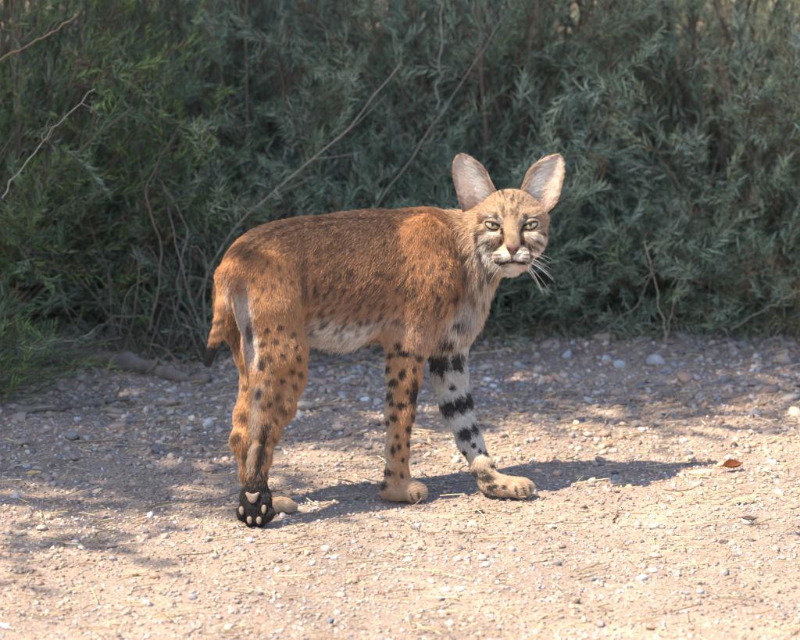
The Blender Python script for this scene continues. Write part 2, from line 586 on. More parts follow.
GREY = [(.32, .38, .275), (.36, .41, .31), (.27, .33, .24), (.37, .405, .27), (.30, .365, .225)]
GREEN = [(.20, .28, .085), (.23, .30, .10), (.13, .205, .10), (.21, .25, .115), (.23, .28, .18)]
OLIVE = [(.37, .40, .23), (.41, .415, .25), (.33, .37, .235), (.44, .41, .24)]
G = 'bushes along the back of the gravel'
shrub('green_bush', 'fine leaved fresh green bush at the left edge, behind the log', -.86, 1.42, .46, .42, 1.15, 105, 22, 101, 'needle', GREEN, .05, G, front=4, skirt=.3)
shrub('low_green_bush', 'low green tuft of a bush on the gravel at the left edge, below the log', -.84, .78, .11, .10, .07, 20, 9, 120, 'needle', GREEN, .1, G, front=6)
shrub('grey_green_bush', 'grey green narrow leaved bush behind the rump of the bobcat', -.30, 1.70, .50, .48, 1.10, 100, 21, 102, 'leaf', GREY, .06, G)
shrub('grey_green_bush', 'grey green narrow leaved bush behind the head of the bobcat', .20, 1.77, .50, .52, 1.05, 100, 21, 103, 'leaf', GREY, .05, G)
shrub('grey_green_bush', 'soft grey green bush right of the head, dry stalks before it', .66, 1.82, .50, .56, 1.0, 100, 20, 104, 'leaf', GREY + OLIVE[:1], .06, G)
shrub('grey_green_bush', 'olive tinged bush at the right edge, cut by the frame', 1.10, 1.92, .50, .56, 1.0, 75, 18, 105, 'leaf', OLIVE, .10, G)
shrub('grey_green_bush', 'dark bush in the back between green bush and grey green bush', -.78, 2.05, .5, .5, 1.3, 56, 14, 106, 'leaf', GREY, .08, G)
shrub('grey_green_bush', 'blurred bush farther back above the back of the bobcat', -.10, 2.42, .6, .42, 1.3, 74, 18, 107, 'leaf', GREY, .06, G, scale=1.2, front=0)
shrub('grey_green_bush', 'blurred olive bush farther back at the upper right', .68, 2.58, .7, .45, 1.25, 74, 18, 108, 'leaf', OLIVE, .14, G, scale=1.3, front=0)
shrub('grey_green_bush', 'blurred bush farthest back behind the green bush', -.9, 3.1, .7, .55, 1.4, 50, 14, 111, 'leaf', GREY, .08, G, scale=1.5, front=0)
shrub('grey_green_bush', 'blurred bush farthest back behind the ears of the bobcat', .15, 3.15, .8, .5, 1.4, 60, 15, 112, 'leaf', GREY, .08, G, scale=1.5, front=0)
shrub('grey_green_bush', 'dim bush seen through the gap at the top left', -.50, 2.85, .6, .45, 1.4, 60, 15, 113, 'leaf', GREY, .08, G, scale=1.5, front=0)
shrub('grey_green_bush', 'dim bush behind the green bush at the far left', -1.25, 2.0, .5, .5, 1.3, 40, 12, 114, 'leaf', GREY, .08, G, scale=1.4, front=0)
# the tree left of the view, whose crown overhangs and shades the bushes and the left gravel
def shade_tree():
    rg = np.random.default_rng(109)
    root = obj('shade_tree', None, None, (-2.75, .35, 0))
    tag(root, 'spreading leafy tree left of the view, its shade on the bushes', 'tree')
    org = np.array((-2.75, .35, 0))
    def bark(name, P, r0, r1, sides=8):
        vv, q = tube(P - org, np.linspace(r0, r1, len(P)), sides)
        obj(name, mesh_from(name, vv, q, bark_mat, True, np.broadcast_to(np.array((.13, .10, .08)), (len(vv), 3))), root)
    bark('trunk', wiggle([org - ZV * .05, org + (.1, .02, .8), org + (.05, -.05, 1.7)], 14, .012, 50), .11, .07, 12)
    lobes = [(-2.0, .75, 2.75, 1.30, 1.12, .42), (-1.45, .85, 2.8, .72, .85, .35), (-2.75, -.26, 2.6, .75, 1.0, .40), (-2.35, 1.55, 2.9, 1.0, .75, .4)]
    old = np.array((-math.cos(R(25)) * math.cos(R(52)), -math.sin(R(25)) * math.cos(R(52)), math.sin(R(52))))
    lobes = [(x - old[0] / old[2] * z + SUNV[0] / SUNV[2] * z, y - .07 - old[1] / old[2] * z + SUNV[1] / SUNV[2] * z, z, a, b_, c) for x, y, z, a, b_, c in lobes]
    protos = [sprig(rg, rg.uniform(.09, .14), 22, .030, .0075, 1.1, True) for k in range(8)]
    pos, dirs = [], []
    for (x, y, z, a, b_, c) in lobes:
        top = org + (.05, -.05, 1.65)
        for k in range(5):
            e = np.array((x, y, z)) + rg.normal(0, .45, 3) * np.array((a, b_, .3))
            bark('limb', wiggle([top, (top + e) / 2 + (0, 0, .12), e], 12, .012, int(rg.integers(1e6))), .04, .009, 6)
        n = int(1400 * a * b_)
        q = norm(rg.normal(size=(n, 3))) * (rg.random((n, 1)) ** .45)
        q *= np.array((a, b_, c)); q += np.array((x, y, z))
        keep = noise(q, 2.6, 31) > -.62
        q = q[keep]
        pos.append(q); dirs.append(norm(rg.normal(0, 1, q.shape) + np.array((0, 0, .3))))
    pos = np.concatenate(pos) - org; dirs = np.concatenate(dirs)
    M = frames(dirs, rg); sc = rg.uniform(1.8, 2.9, len(pos)); which = rg.integers(0, 8, len(pos))
    out = []
    for k, (v, f, s, w) in enumerate(protos):
        idx = np.nonzero(which == k)[0]
        Wd = np.einsum('nij,vj->nvi', M[idx], v) * sc[idx, None, None] + pos[idx][:, None]
        F = f[None] + (np.arange(len(idx)) * len(v))[:, None, None]
        C = np.array((.09, .14, .05)) * (.6 + .8 * s[None, :, None]) * np.ones((len(idx), 1, 1))
        out.append((Wd.reshape(-1, 3), F.reshape(-1, 3), C.reshape(-1, 3)))
    v, f, c = merge(out)
    fo = obj('foliage', mesh_from('foliage', v, f, leaf_mat, colors=c), root); fo['kind'] = 'stuff'
def wiggle(pts, n, amp, seed):
    rg = np.random.default_rng(seed)
    pts = np.asarray(pts, dtype=np.float64)
    s = np.concatenate([[0], np.cumsum(np.linalg.norm(np.diff(pts, axis=0), axis=1))])
    t = np.linspace(0, s[-1], n)
    P = np.stack([np.interp(t, s, pts[:, k]) for k in range(3)], 1)
    for _ in range(2):
        P[1:-1] = .25 * P[:-2] + .5 * P[1:-1] + .25 * P[2:]
    P[1:] += rg.normal(0, amp, (n - 1, 3))
    return P
ZV = np.array((0, 0, 1.0))
shade_tree()

# bare twigs, dry stalks, fallen branches ---------------------------
def bare_twig(name, label, pts, r0, r1, col, seed, cat='twig', group=None, forks=3):
    rg = np.random.default_rng(seed)
    P3 = wiggle(pts, 16, .0025, seed)
    b0 = P3[0].copy()
    root = obj(name, None, None, b0)
    tag(root, label, cat, group)
    vv, q = tube(P3 - b0, np.linspace(r0, r1, 16) * .7, 6)
    obj('stem', mesh_from('stem', vv, q, bark_mat, True, np.broadcast_to(np.array(col), (len(vv), 3))), root)
    L = np.linalg.norm(P3[-1] - P3[0])
    for k in range(forks):
        i = rg.integers(5, 15)
        d = norm(norm(P3[i] - P3[i - 1]) + rg.normal(0, .5, 3))
        m = L * rg.uniform(.12, .3)
        Q = wiggle([P3[i], P3[i] + d * m * .5 + rg.normal(0, .01, 3), P3[i] + d * m + np.array((0, 0, .02))], 8, .0015, seed + k)
        vv, q = tube(Q - b0, np.linspace(r1 * .65, r1 * .3, 8), 4)
        obj('side_twig', mesh_from('side_twig', vv, q, bark_mat, True, np.broadcast_to(np.array(col) * .9, (len(vv), 3))), root)
    return root

def px_line(pp):
    return [at_y(u, v, y) for u, v, y in pp]
def grounded(pp):
    return [on_ground(pp[0][0], pp[0][1])] + px_line(pp[1:])
TAN = (.34, .28, .21)
bare_twig('bare_twig', 'long bare tan twig slanting up from behind the rump', px_line([(196, 300, 1.22), (235, 222, 1.2), (330, 148, 1.2), (402, 62, 1.22)]), .0036, .0018, TAN, 1)
bare_twig('bare_twig', 'thin pale twig crossing the green bush at the left', px_line([(2, 198, .66), (30, 158, .64), (62, 120, .64), (96, 88, .66)]), .0022, .0012, (.36, .31, .25), 2)
bare_twig('bare_twig', 'upright thin grey twig at the top centre', px_line([(436, 110, 1.34), (440, 50, 1.34), (443, -20, 1.36)]), .0024, .0016, (.30, .27, .23), 3)
bare_twig('bare_twig', 'slanting grey twig rising left of the ears', px_line([(345, 250, 1.3), (430, 130, 1.3), (505, 15, 1.36)]), .0028, .0015, (.24, .20, .16), 4, forks=2)
bare_twig('dry_stalk', 'upright dry tan stalk standing before the bushes at right', px_line([(668, 347, 1.26), (656, 285, 1.24), (646, 240, 1.24)]), .0022, .0011, (.46, .36, .24), 5, 'stalk', forks=2)
bare_twig('dry_stalk', 'short leaning dry stalk beside the upright one', px_line([(664, 348, 1.25), (672, 310, 1.22), (690, 268, 1.2)]), .0016, .0009, (.44, .35, .24), 6, 'stalk', forks=1)
bare_twig('bare_twig', 'arched tan twig low at the right edge', px_line([(730, 330, 1.3), (765, 308, 1.26), (812, 284, 1.26)]), .0020, .0012, (.38, .32, .24), 7, forks=1)
bare_twig('bare_twig', 'dark twig slanting down behind the chest of the bobcat', px_line([(595, 335, 1.32), (640, 305, 1.3), (675, 205, 1.34)]), .0020, .0011, (.30, .25, .19), 8, forks=2)
bare_twig('bare_twig', 'dead brown twig hanging between green bush and grey green bush', px_line([(150, 330, 1.1), (165, 250, 1.12), (140, 190, 1.14), (185, 120, 1.2)]), .003, .0014, (.22, .165, .12), 9, forks=4)
bare_twig('bare_twig', 'dead grey twig tangled left of the rump', px_line([(205, 340, 1.15), (175, 290, 1.12), (190, 230, 1.14), (160, 180, 1.2)]), .0025, .0013, (.26, .21, .17), 10, forks=4)
bare_twig('bare_twig', 'brown twig slanting into the green bush at the upper left', px_line([(-20, 66, .68), (20, 50, .66), (75, 18, .68)]), .004, .002, (.24, .17, .10), 16, forks=2)

def dead_brush():
    rg = np.random.default_rng(66)
    base = on_ground(172, 372); base = base + np.array((0, .12, 0))
    root = obj('dead_brush', None, None, base)
    tag(root, 'tangle of leafless brown twigs left of the rump, under the green bush', 'dead brush')
    parts = []
    for k in range(64):
        st = np.array((rg.normal(0, .09), rg.normal(0, .05), 0.0))
        a = rg.uniform(0, 2 * math.pi); h = rg.uniform(.04, .26)
        e = st + np.array((math.cos(a) * rg.uniform(.03, .2), math.sin(a) * .08 - .03, h))
        P = wiggle([st, (st + e) / 2 + rg.normal(0, .035, 3), e, e + rg.normal(0, .05, 3)], 9, .0022, int(rg.integers(1e6)))
        P[:, 2] = np.maximum(P[:, 2], .003)
        vv, q = tube(P, np.linspace(.0016, .0006, 9) * rg.uniform(.7, 1.6), 4)
        c = np.array(((.19, .15, .115), (.13, .10, .075), (.24, .20, .16))[k % 3]) * rg.uniform(.7, 1.2)
        if k < 24:
            obj('twig', mesh_from('twig', vv, q, bark_mat, True, np.broadcast_to(c, (len(vv), 3))), root)
        else:
            parts.append((vv, q, c))
    v, f, c = merge(parts)
    o = obj('twiglets', mesh_from('twiglets', v, f, bark_mat, True, c), root); o['kind'] = 'stuff'
dead_brush()

def log(label, pp, r0, r1, seed):
    P = np.array([on_ground(u, v) for u, v in pp])
    P = wiggle(P, 18, .006, seed)
    P[:, 2] = gz(P[:, 0], P[:, 1]) + np.linspace(r0, r1, 18) * .8
    b0 = P[0].copy(); b0[2] = 0
    root = obj('fallen_branch', None, None, b0)
    tag(root, label, 'branch')
    rad = np.linspace(r0, r1, 18) * (1 + .12 * np.random.default_rng(seed).normal(size=18))
    vv, q = tube(P - b0, rad, 12)
    n = noise(vv * np.array((1, 1, 1)), 60, seed)
    ctr = np.repeat(P - b0, 12, axis=0)
    vv = ctr + (vv - ctr) * (1 + .18 * n[:, None])
    cap = [np.arange(12)[::-1][None], (np.arange(12) + 17 * 12)[None]]
    me = mesh_from('bark', vv, [q] + cap, bark_mat, True, np.array((.21, .17, .14)) * (1 + .25 * n[:, None]))
    obj('limb', me, root)
    for k in range(4):
        rg = np.random.default_rng(seed * 9 + k)
        i = rg.integers(4, 17)
        Q = wiggle([P[i], P[i] + np.array((rg.normal(0, .05), -.01, .03)), P[i] + np.array((rg.normal(0, .1), rg.normal(0, .05), .05 * rg.random()))], 8, .002, seed + k)
        vv, q = tube(Q - b0, np.linspace(r1 * .5, r1 * .15, 8), 5)
        obj('side_twig', mesh_from('side_twig', vv, q, bark_mat, True, np.broadcast_to(np.array((.19, .15, .12)), (len(vv), 3))), root)
log('thick grey fallen branch lying under the bushes at the left', [(10, 372), (70, 366), (130, 372), (208, 388)], .024, .011, 3)
log('thin dark fallen branch lying before the thick one', [(15, 414), (60, 412), (122, 402)], .008, .005, 4)
log('slim bare branch on the ground behind the belly', [(300, 372), (340, 362), (400, 352)], .006, .003, 5)

# dry grass and litter along the foot of the bushes
def grass(n, seed, cols):
    rg = np.random.default_rng(seed)
    out = []
    for i in range(n):
        u = rg.uniform(-60, 860)
        base_v = np.interp(u, [-60, 90, 150, 300, 480, 800], [382, 378, 368, 358, 352, 342])
        p = on_ground(u, base_v + rg.normal(0, 4) - 3)
        p = p + np.array((0, abs(rg.normal(0, .09)), 0))
        p[2] = gz(p[0], p[1])[0]
        L = rg.uniform(.02, .10)
        a = rg.uniform(0, 2 * math.pi)
        lean = rg.uniform(.5, 2.0)
        t = np.linspace(0, 1, 5)
        hx = np.sin(lean * t) * L * t
        P = np.stack([p[0] + hx * math.cos(a), p[1] + hx * math.sin(a), p[2] + L * t * np.cos(lean * t * .9) + .001], 1)
        vv, q = tube(P, np.linspace(.0011, .0004, 5), 3)
        out.append((vv, q, np.array(cols[rg.integers(len(cols))]) * rg.uniform(.6, 1.25)))
    return merge(out)
v, f, c = grass(1000, 41, [(.30, .24, .15), (.38, .31, .20), (.22, .17, .11), (.14, .17, .09), (.12, .16, .10)])
tag(obj('dry_grass', mesh_from('dry_grass', v, f, straw_mat, colors=c)), 'dry tan grass and litter along the foot of the bushes', 'grass', None, 'stuff')

# loose leaves on the gravel
def dry_leaf(label, u, v, L, W, col, rz, curl, seed):
    p = on_ground(u, v)
    n, m = 11, 5
    V = []
    for i in range(n):
        s = i / (n - 1)
        hw = W * math.sin(math.pi * min(1, max(0, s)) ** .85) * .5 + .0004
        for j in range(m):
            t = j / (m - 1) * 2 - 1
            V.append(((s - .5) * L, t * hw, curl * (t * t * hw * 1.2 + (s - .5) ** 2 * L * .9) + .0006 * math.sin(9 * s + 4 * t)))
    V = np.array(V)
    lo = V.copy(); lo[:, 2] -= .0007
    ii = np.arange(n * m).reshape(n, m)
    F = np.stack([ii[:-1, :-1].ravel(), ii[1:, :-1].ravel(), ii[1:, 1:].ravel(), ii[:-1, 1:].ravel()], 1)
    me = mesh_from('blade', np.concatenate([V, lo]), np.concatenate([F, F[:, ::-1] + n * m]), plain_mat('leaf_' + str(seed), col, .7, .3, vary=.25, vscale=150), True)
    root = obj('fallen_leaf', None, None, (p[0], p[1], gz(p[0], p[1])[0] + .008))
    tag(root, label, 'leaf')
    root.rotation_euler = (R(28), R(-5), rz)
    obj('blade', me, root)
    vv, q = tube(np.array([(-L * .78, .001, .004), (-L * .5, 0, curl * L * .2), (0, 0, -.0), (L * .5, 0, curl * L * .2)]), [.0007, .0008, .0007, .0003], 5)
    obj('midrib', mesh_from('midrib', vv, q, plain_mat('rib_' + str(seed), tuple(x * .8 for x in col), .7)), root)
dry_leaf('curled reddish brown dry leaf on the gravel at right', 733, 469, .036, .018, (.16, .045, .012), R(4), .9, 1)
dry_leaf('pale cream dry leaf left of the reddish brown one', 701, 476, .05, .012, (.58, .46, .33), R(12), .5, 2)
dry_leaf('long pale straw coloured leaf lying flat at the right', 742, 503, .062, .009, (.50, .37, .22), R(24), .2, 3)
dry_leaf('small yellow leaf on the shaded gravel at the left edge', 33, 478, .03, .010, (.50, .36, .16), R(15), .4, 4)
dry_leaf('dark curled leaf on the gravel right of the front paw', 750, 523, .03, .008, (.10, .07, .05), R(-20), .8, 5)
bare_twig('small_stick', 'small dark stick poking out of the gravel below the front paw', [on_ground(613, 523), at_y(617, 516, on_ground(613, 523)[1]), at_y(620, 508, on_ground(613, 523)[1])], .0022, .0012, (.15, .11, .08), 12, 'stick', forks=1)
# ------------------------------------------------------------------ bobcat
PHI = R(30)
AX = np.array((math.cos(PHI), math.sin(PHI), 0))        # heading
LT = np.array((math.sin(PHI), -math.cos(PHI), 0))       # its right side, towards the camera
ZU = np.array((0, 0, 1.0))
def axis_y(u):                                           # depth of the mid plane of the trunk under a pixel column
    x = (u - 400) * PX
    return .045 + (x + .025) * math.tan(PHI)

PRIMS = []       # (kind, data, k, tag, flow, fur length)
def ell(c, r, axes, k, tg, flow, fl):
    PRIMS.append(('e', (np.asarray(c, float), np.asarray(r, float), np.asarray(axes, float)), k, tg, np.asarray(flow, float), fl))
def cone(a, ra, b_, rb, k, tg, fl, flow=None):
    a = np.asarray(a, float); b_ = np.asarray(b_, float)
    PRIMS.append(('c', (a, ra, b_, rb), k, tg, norm(b_ - a) if flow is None else np.asarray(flow, float), fl))
BODYAX = np.array([AX, LT, ZU])
BACK = -AX * .85 + np.array((0, 0, -.45))
def trunk(u, v, ra, rl, rv, tg, fl, k=.05, flow=BACK, dy=0.0):
    ell(at_y(u, v, axis_y(u) + dy), (ra, rl, rv), BODYAX, k, tg, flow, fl)
def leg(pts, tg, fl, k=.018):
    for i in range(len(pts) - 1):
        (u0, v0, y0, r0), (u1, v1, y1, r1) = pts[i], pts[i + 1]
        cone(at_y(u0, v0, y0), r0 * PX, at_y(u1, v1, y1), r1 * PX, k, tg, fl)

# trunk
trunk(268, 279, .082, .068, .083, 'rump', .011)
trunk(300, 270, .085, .058, .080, 'torso', .0125)
trunk(335, 272, .10, .060, .088, 'torso', .0125)
trunk(352, 288, .10, .061, .074, 'belly', .019)
trunk(366, 266, .08, .062, .085, 'torso', .0125)
trunk(398, 274, .105, .072, .098, 'torso', .0125)
trunk(428, 248, .058, .050, .060, 'shoulder', .012)
trunk(444, 285, .052, .060, .080, 'chest', .020, flow=BACK * .5 + np.array((0, 0, -.8)))
trunk(438, 305, .05, .05, .052, 'chest', .022, flow=np.array((-.2, 0, -1)))
# neck, turned to the camera
HO = at_y(511, 228, .06)                                  # between the eyes, inside the head
cone(at_y(436, 256, .10), .064, at_y(474, 246, .120), .054, .03, 'neck', .022, flow=np.array((-.65, .25, -.75)))
cone(at_y(474, 246, .120), .054, at_y(496, 234, .085), .046, .03, 'neck', .022, flow=np.array((-.45, .3, -.9)))
cone(at_y(486, 252, .080), .032, at_y(450, 300, .110), .050, .03, 'throat', .024, flow=np.array((-.25, 0, -1)))
# near (right) hind leg, pushing off
ell(at_y(268, 303, -.122), (.056, .042, .080), BODYAX, .018, 'thigh', (-.35, 0, -1), .010)
leg([(270, 305, -.12, 29), (281, 348, -.122, 23.5), (286, 374, -.11, 18.5), (279, 405, -.135, 14), (267, 430, -.165, 11), (260.5, 455, -.178, 9), (256, 482, -.19, 10)], 'hind_near', .012, .015)
leg([(262, 345, -.13, 20), (262, 395, -.165, 11), (260, 425, -.175, 10)], 'hind_near', .011, .012)
PAWAX = np.array([RIGHT, FWD, UP])
ell(at_y(255.5, 500, -.195), (15.5 * PX, 11 * PX, 20 * PX), PAWAX, .008, 'paw_hn', (-.0, -.2, -1), .009)
for du, dv in ((-12.5, 13), (-4.5, 18.5), (5, 18.5), (12.5, 13)):
    ell(at_y(255.5 + du, 500 + dv, -.201), (6.2 * PX, 9 * PX, 8 * PX), PAWAX, .006, 'paw_hn', (0, .3, -1), .005)
# far (left) hind leg
ell(at_y(246, 300, -.03), (.056, .042, .078), BODYAX, .03, 'thigh', (-.3, 0, -1), .012)
leg([(248, 310, -.035, 28), (258, 350, -.03, 22), (260, 376, -.025, 17), (247, 415, -.055, 11), (241.5, 440, -.075, 9), (251, 474, -.08, 9), (264, 501, -.082, 9)], 'hind_far', .011, .014)
ell(at_y(276, 505, -.08), (15 * PX, 14 * PX, 7.5 * PX), np.array([AX, LT, ZU]), .008, 'paw', AX, .008)
for k in range(4):
    ell(at_y(284 + (k % 2) * 2, 506, -.08) + LT * ((k - 1.5) * .0095), (7 * PX, 4.5 * PX, 6 * PX), BODYAX, .006, 'paw', AX, .008)
# near (right) foreleg
ell(at_y(425, 266, .018), (.050, .032, .088), BODYAX, .02, 'shoulder', (-.5, -.1, -.9), .011)
leg([(424, 285, .018, 31), (410, 338, .008, 23)], 'arm', .013, .03)
leg([(408, 335, .005, 22), (404, 374, 0, 16), (400, 411, -.004, 13.2), (397.5, 449, -.008, 10.2), (397, 470, -.01, 9.8), (394, 486, -.012, 10.5)], 'fore_near', .010, .012)
ell(at_y(400, 489.5, -.01), (18 * PX, 14 * PX, 10 * PX), BODYAX, .010, 'paw', AX, .008)
ell(at_y(385, 489, -.024), (6 * PX, 6 * PX, 8 * PX), BODYAX, .008, 'paw', (0, 0, -1), .005)
for k in range(4):
    c = at_y(411 + (5 if k in (1, 2) else 0), 492, -.008) + LT * ((k - 1.5) * .0115)
    ell(c, (9.5 * PX, 5.6 * PX, 8.2 * PX), BODYAX, .009, 'paw', AX, .008)
cone(at_y(400, 478, -.01), 8 * PX, at_y(414, 492, -.006), 9 * PX, .010, 'paw', .007, flow=AX)
# far (left) foreleg, reaching forward
leg([(450, 300, .12, 30), (447, 345, .112, 20)], 'arm_far', .014, .03)
leg([(446, 345, .11, 19), (449, 372, .105, 17), (456, 405, .09, 14.8), (470, 441, .06, 11.2), (482, 466, .035, 9.8), (488, 480, .025, 9.8)], 'fore_far', .010, .012)
FARPAW = norm(np.array((1.0, .12, 0))); FPL = np.array((FARPAW[1], -FARPAW[0], 0))
FPX_AX = np.array([FARPAW, FPL, ZU])
ell(at_y(505, 486.5, .015), (21 * PX, 14 * PX, 8.6 * PX), FPX_AX, .010, 'paw', FARPAW, .008)
for k in range(4):
    c = at_y(518 + (5 if k in (1, 2) else 0), 487, .015) + FPL * ((k - 1.5) * .0115)
    ell(c, (10 * PX, 5.6 * PX, 7.6 * PX), FPX_AX, .008, 'paw', FARPAW, .008)
cone(at_y(490, 479, .022), 8 * PX, at_y(520, 489, .016), 7.5 * PX, .010, 'paw', .007, flow=FARPAW)
# tail
leg([(243, 262, -.13, 13), (227, 276, -.162, 9.5)], 'rump', .013, .04)
leg([(227, 276, -.162, 9), (222.5, 305, -.18, 5.6), (216, 336, -.185, 4.4), (208.5, 360, -.187, 4.4)], 'tail', .008, .010)

# head, in its own frame: px to the right, px up, px towards the viewer
HX, HF, HZ = RIGHT, -FWD, UP
HEADAX = np.array([HX, HF, HZ])
def hp(x, z, f): return HO + (HX * x + HZ * z + HF * f) * PX
def hell(x, z, f, rx, rz, rf, k, tg, flow, fl):
    ell(hp(x, z, f), (rx * PX, rf * PX, rz * PX), HEADAX, k, tg, flow, fl)
hell(0, 4, -22, 34, 35, 40, .012, 'crown', -HF * .9 + HZ * .5, .010)
for s in (-1, 1):
    hell(s * 25, 9, -20, 12, 13, 16, .012, 'crown', HX * s * .7 + HZ * .2 - HF * .6, .011)
    hell(s * 19.5, -10, -6, 15, 15.5, 24, .012, 'cheek', HX * s * .45 - HZ * .8 - HF * .55, .013)
    cone(hp(s * 8, 8.5, 18), 5 * PX, hp(s * 27, 14.5, 5), 6.5 * PX, .008, 'brow', .007, flow=HX * s * .5 + HZ * .6 - HF * .5)
    hell(s * 17, -8, 9, 13, 8, 11, .008, 'undereye', HX * s * .9 - HZ * .35 - HF * .4, .008)
    hell(s * 9.0 + 1, -29, 26, 11, 8.5, 12, .006, 'muzzle', HX * s * .75 - HZ * .55 - HF * .3, .006)
    hell((13 if s > 0 else -23), -25, -10, (8 if s > 0 else 10), 12, 16, .014, 'cheek', HX * s * .25 - HZ * .95 - HF * .2, .018 if s > 0 else .024)
cone(hp(0, 10, 12), 9 * PX, hp(1, -18, 32), 7 * PX, .008, 'bridge', .0038, flow=HZ * .8 - HF * .5)
hell(1, -27, 16, 14, 13, 19, .008, 'muzzle', HX * .0 - HZ * .8, .005)
hell(1, -40.5, 15, 8, 6, 12, .012, 'chin', -HZ * .8 - HF * .4, .007)
cone(hp(1, -39, 10), 5 * PX, hp(-4, -32, -20), 13 * PX, .012, 'jaw', .012, flow=-HZ * .9 - HF * .4)
hell(0, -30, -6, 17, 12, 22, .012, 'jaw', -HZ * .9 - HF * .4, .015)
CARVE = []
EYES = [(-18.8, 2.6), (19.0, 2.6)]
for ex, ez in EYES:
    CARVE.append((hp(ex, ez, 21), 8.6 * PX, .006))
MOUTH = [(-14.5, -38.0, 27), (-9.5, -36.6, 33.5), (-4.5, -35.2, 37.5), (1, -33.4, 38.5), (6.5, -35.2, 37.5), (11.5, -36.6, 33.5), (16.5, -38.0, 27)]
for i in range(len(MOUTH) - 1):
    for t in (0, .5):
        m = [MOUTH[i][k] * (1 - t) + MOUTH[i + 1][k] * t for k in range(3)]
        CARVE.append((hp(m[0], m[1] , m[2] - 2.5), 1.7 * PX, .003))

def sdf_prim(pr, p):
    kind, d = pr[0], pr[1]
    if kind == 'e':
        c, r, ax = d
        q = (p - c) @ ax.T
        k0 = np.sqrt(((q / r) ** 2).sum(-1)); k1 = np.sqrt(((q / (r * r)) ** 2).sum(-1))
        return k0 * (k0 - 1) / np.maximum(k1, 1e-9)
    a, ra, b_, rb = d
    ba = b_ - a
    t = np.clip(((p - a) @ ba) / (ba @ ba), 0, 1)
    return np.linalg.norm(p - a - t[..., None] * ba, axis=-1) - (ra + (rb - ra) * t)

def prim_box(pr):
    kind, d = pr[0], pr[1]
    if kind == 'e':
        c, r, ax = d
        e = np.sqrt(((ax * r[:, None]) ** 2).sum(0))
        return c - e, c + e
    a, ra, b_, rb = d
    return np.minimum(a - ra, b_ - rb), np.maximum(a + ra, b_ + rb)

H = .0029
lo = np.min([prim_box(p)[0] for p in PRIMS], axis=0) - .02
hi = np.max([prim_box(p)[1] for p in PRIMS], axis=0) + .02
N = np.ceil((hi - lo) / H).astype(int) + 1
VOL = np.full(N, .05, dtype=np.float32)
def sub(bl, bh):
    i0 = np.maximum(np.floor((bl - lo) / H).astype(int), 0)
    i1 = np.minimum(np.ceil((bh - lo) / H).astype(int) + 1, N)
    sl = tuple(slice(a, b_) for a, b_ in zip(i0, i1))
    g = np.meshgrid(*[lo[k] + H * np.arange(i0[k], i1[k]) for k in range(3)], indexing='ij')
    return sl, np.stack(g, -1)
for pr in PRIMS:
    k = pr[2]
    bl, bh = prim_box(pr)
    sl, g = sub(bl - k - .012, bh + k + .012)
    d = sdf_prim(pr, g)
    a = VOL[sl]
    h = np.maximum(k - np.abs(a - d), 0) / k
    VOL[sl] = np.minimum(a, d) - h * h * k * .25
for c, r, k in CARVE:
    sl, g = sub(c - r - k - .006, c + r + k + .006)
    d = -(np.linalg.norm(g - c, axis=-1) - r)
    a = VOL[sl]
    h = np.maximum(k - np.abs(a - d), 0) / k
    VOL[sl] = np.maximum(a, d) + h * h * k * .25

def surface_nets(vol, lo, h):
    S = vol < 0
    cnt = np.zeros(tuple(np.array(vol.shape) - 1), dtype=np.int8)
    corners = [(i, j, k) for i in (0, 1) for j in (0, 1) for k in (0, 1)]
    nx, ny, nz = cnt.shape
    for i, j, k in corners:
        cnt += S[i:nx + i, j:ny + j, k:nz + k]
    idx = np.argwhere((cnt > 0) & (cnt < 8))
    val = np.stack([vol[idx[:, 0] + i, idx[:, 1] + j, idx[:, 2] + k] for i, j, k in corners], 1).astype(np.float64)
    acc = np.zeros((len(idx), 3)); n = np.zeros(len(idx))
    for a in range(8):
        for b_ in range(a + 1, 8):
            ca, cb = np.array(corners[a]), np.array(corners[b_])
            if np.abs(ca - cb).sum() != 1: continue
            va, vb = val[:, a], val[:, b_]
            m = (va < 0) != (vb < 0)
            t = np.where(m, va / np.where(m, va - vb, 1), 0)
            acc += np.where(m[:, None], ca + t[:, None] * (cb - ca), 0)
            n += m
    V = lo + h * (idx + acc / n[:, None])
    ID = np.full(cnt.shape, -1, dtype=np.int64)
    ID[idx[:, 0], idx[:, 1], idx[:, 2]] = np.arange(len(idx))
    F = []
    for ax in range(3):
        o1, o2 = [(1, 2), (2, 0), (0, 1)][ax]
        s0 = [slice(1, -1)] * 3; s1 = [slice(1, -1)] * 3
        s0[ax] = slice(0, -1); s1[ax] = slice(1, None)
        A, B = S[tuple(s0)], S[tuple(s1)]
        e = np.argwhere(A != B)
        inside_first = A[e[:, 0], e[:, 1], e[:, 2]]
        off = np.ones(3, dtype=int); off[ax] = 0
        e = e + off
        q = []
        for d1, d2 in ((-1, -1), (0, -1), (0, 0), (-1, 0)):
            c = e.copy(); c[:, o1] += d1; c[:, o2] += d2
            q.append(ID[c[:, 0], c[:, 1], c[:, 2]])
        q = np.stack(q, 1)
        q[~inside_first] = q[~inside_first][:, ::-1]
        F.append(q)
    F = np.concatenate(F)
    return V, F[(F >= 0).all(1)]
BV, BF = surface_nets(VOL, lo, H)
del VOL
# one light smoothing pass
def smooth_pass(V, F, it=2):
    e = np.concatenate([F[:, [0, 1]], F[:, [1, 2]], F[:, [2, 3]], F[:, [3, 0]]])
    for _ in range(it):
        acc = np.zeros_like(V); n = np.zeros(len(V))
        for a, b_ in ((0, 1), (1, 0)):
            for k in range(3):
                acc[:, k] += np.bincount(e[:, a], V[e[:, b_], k], len(V))
            n += np.bincount(e[:, a], minlength=len(V))
        V = V + .5 * (acc / n[:, None] - V)
    return V
BV = smooth_pass(BV, BF)
BV[:, 2] = np.maximum(BV[:, 2], .001)

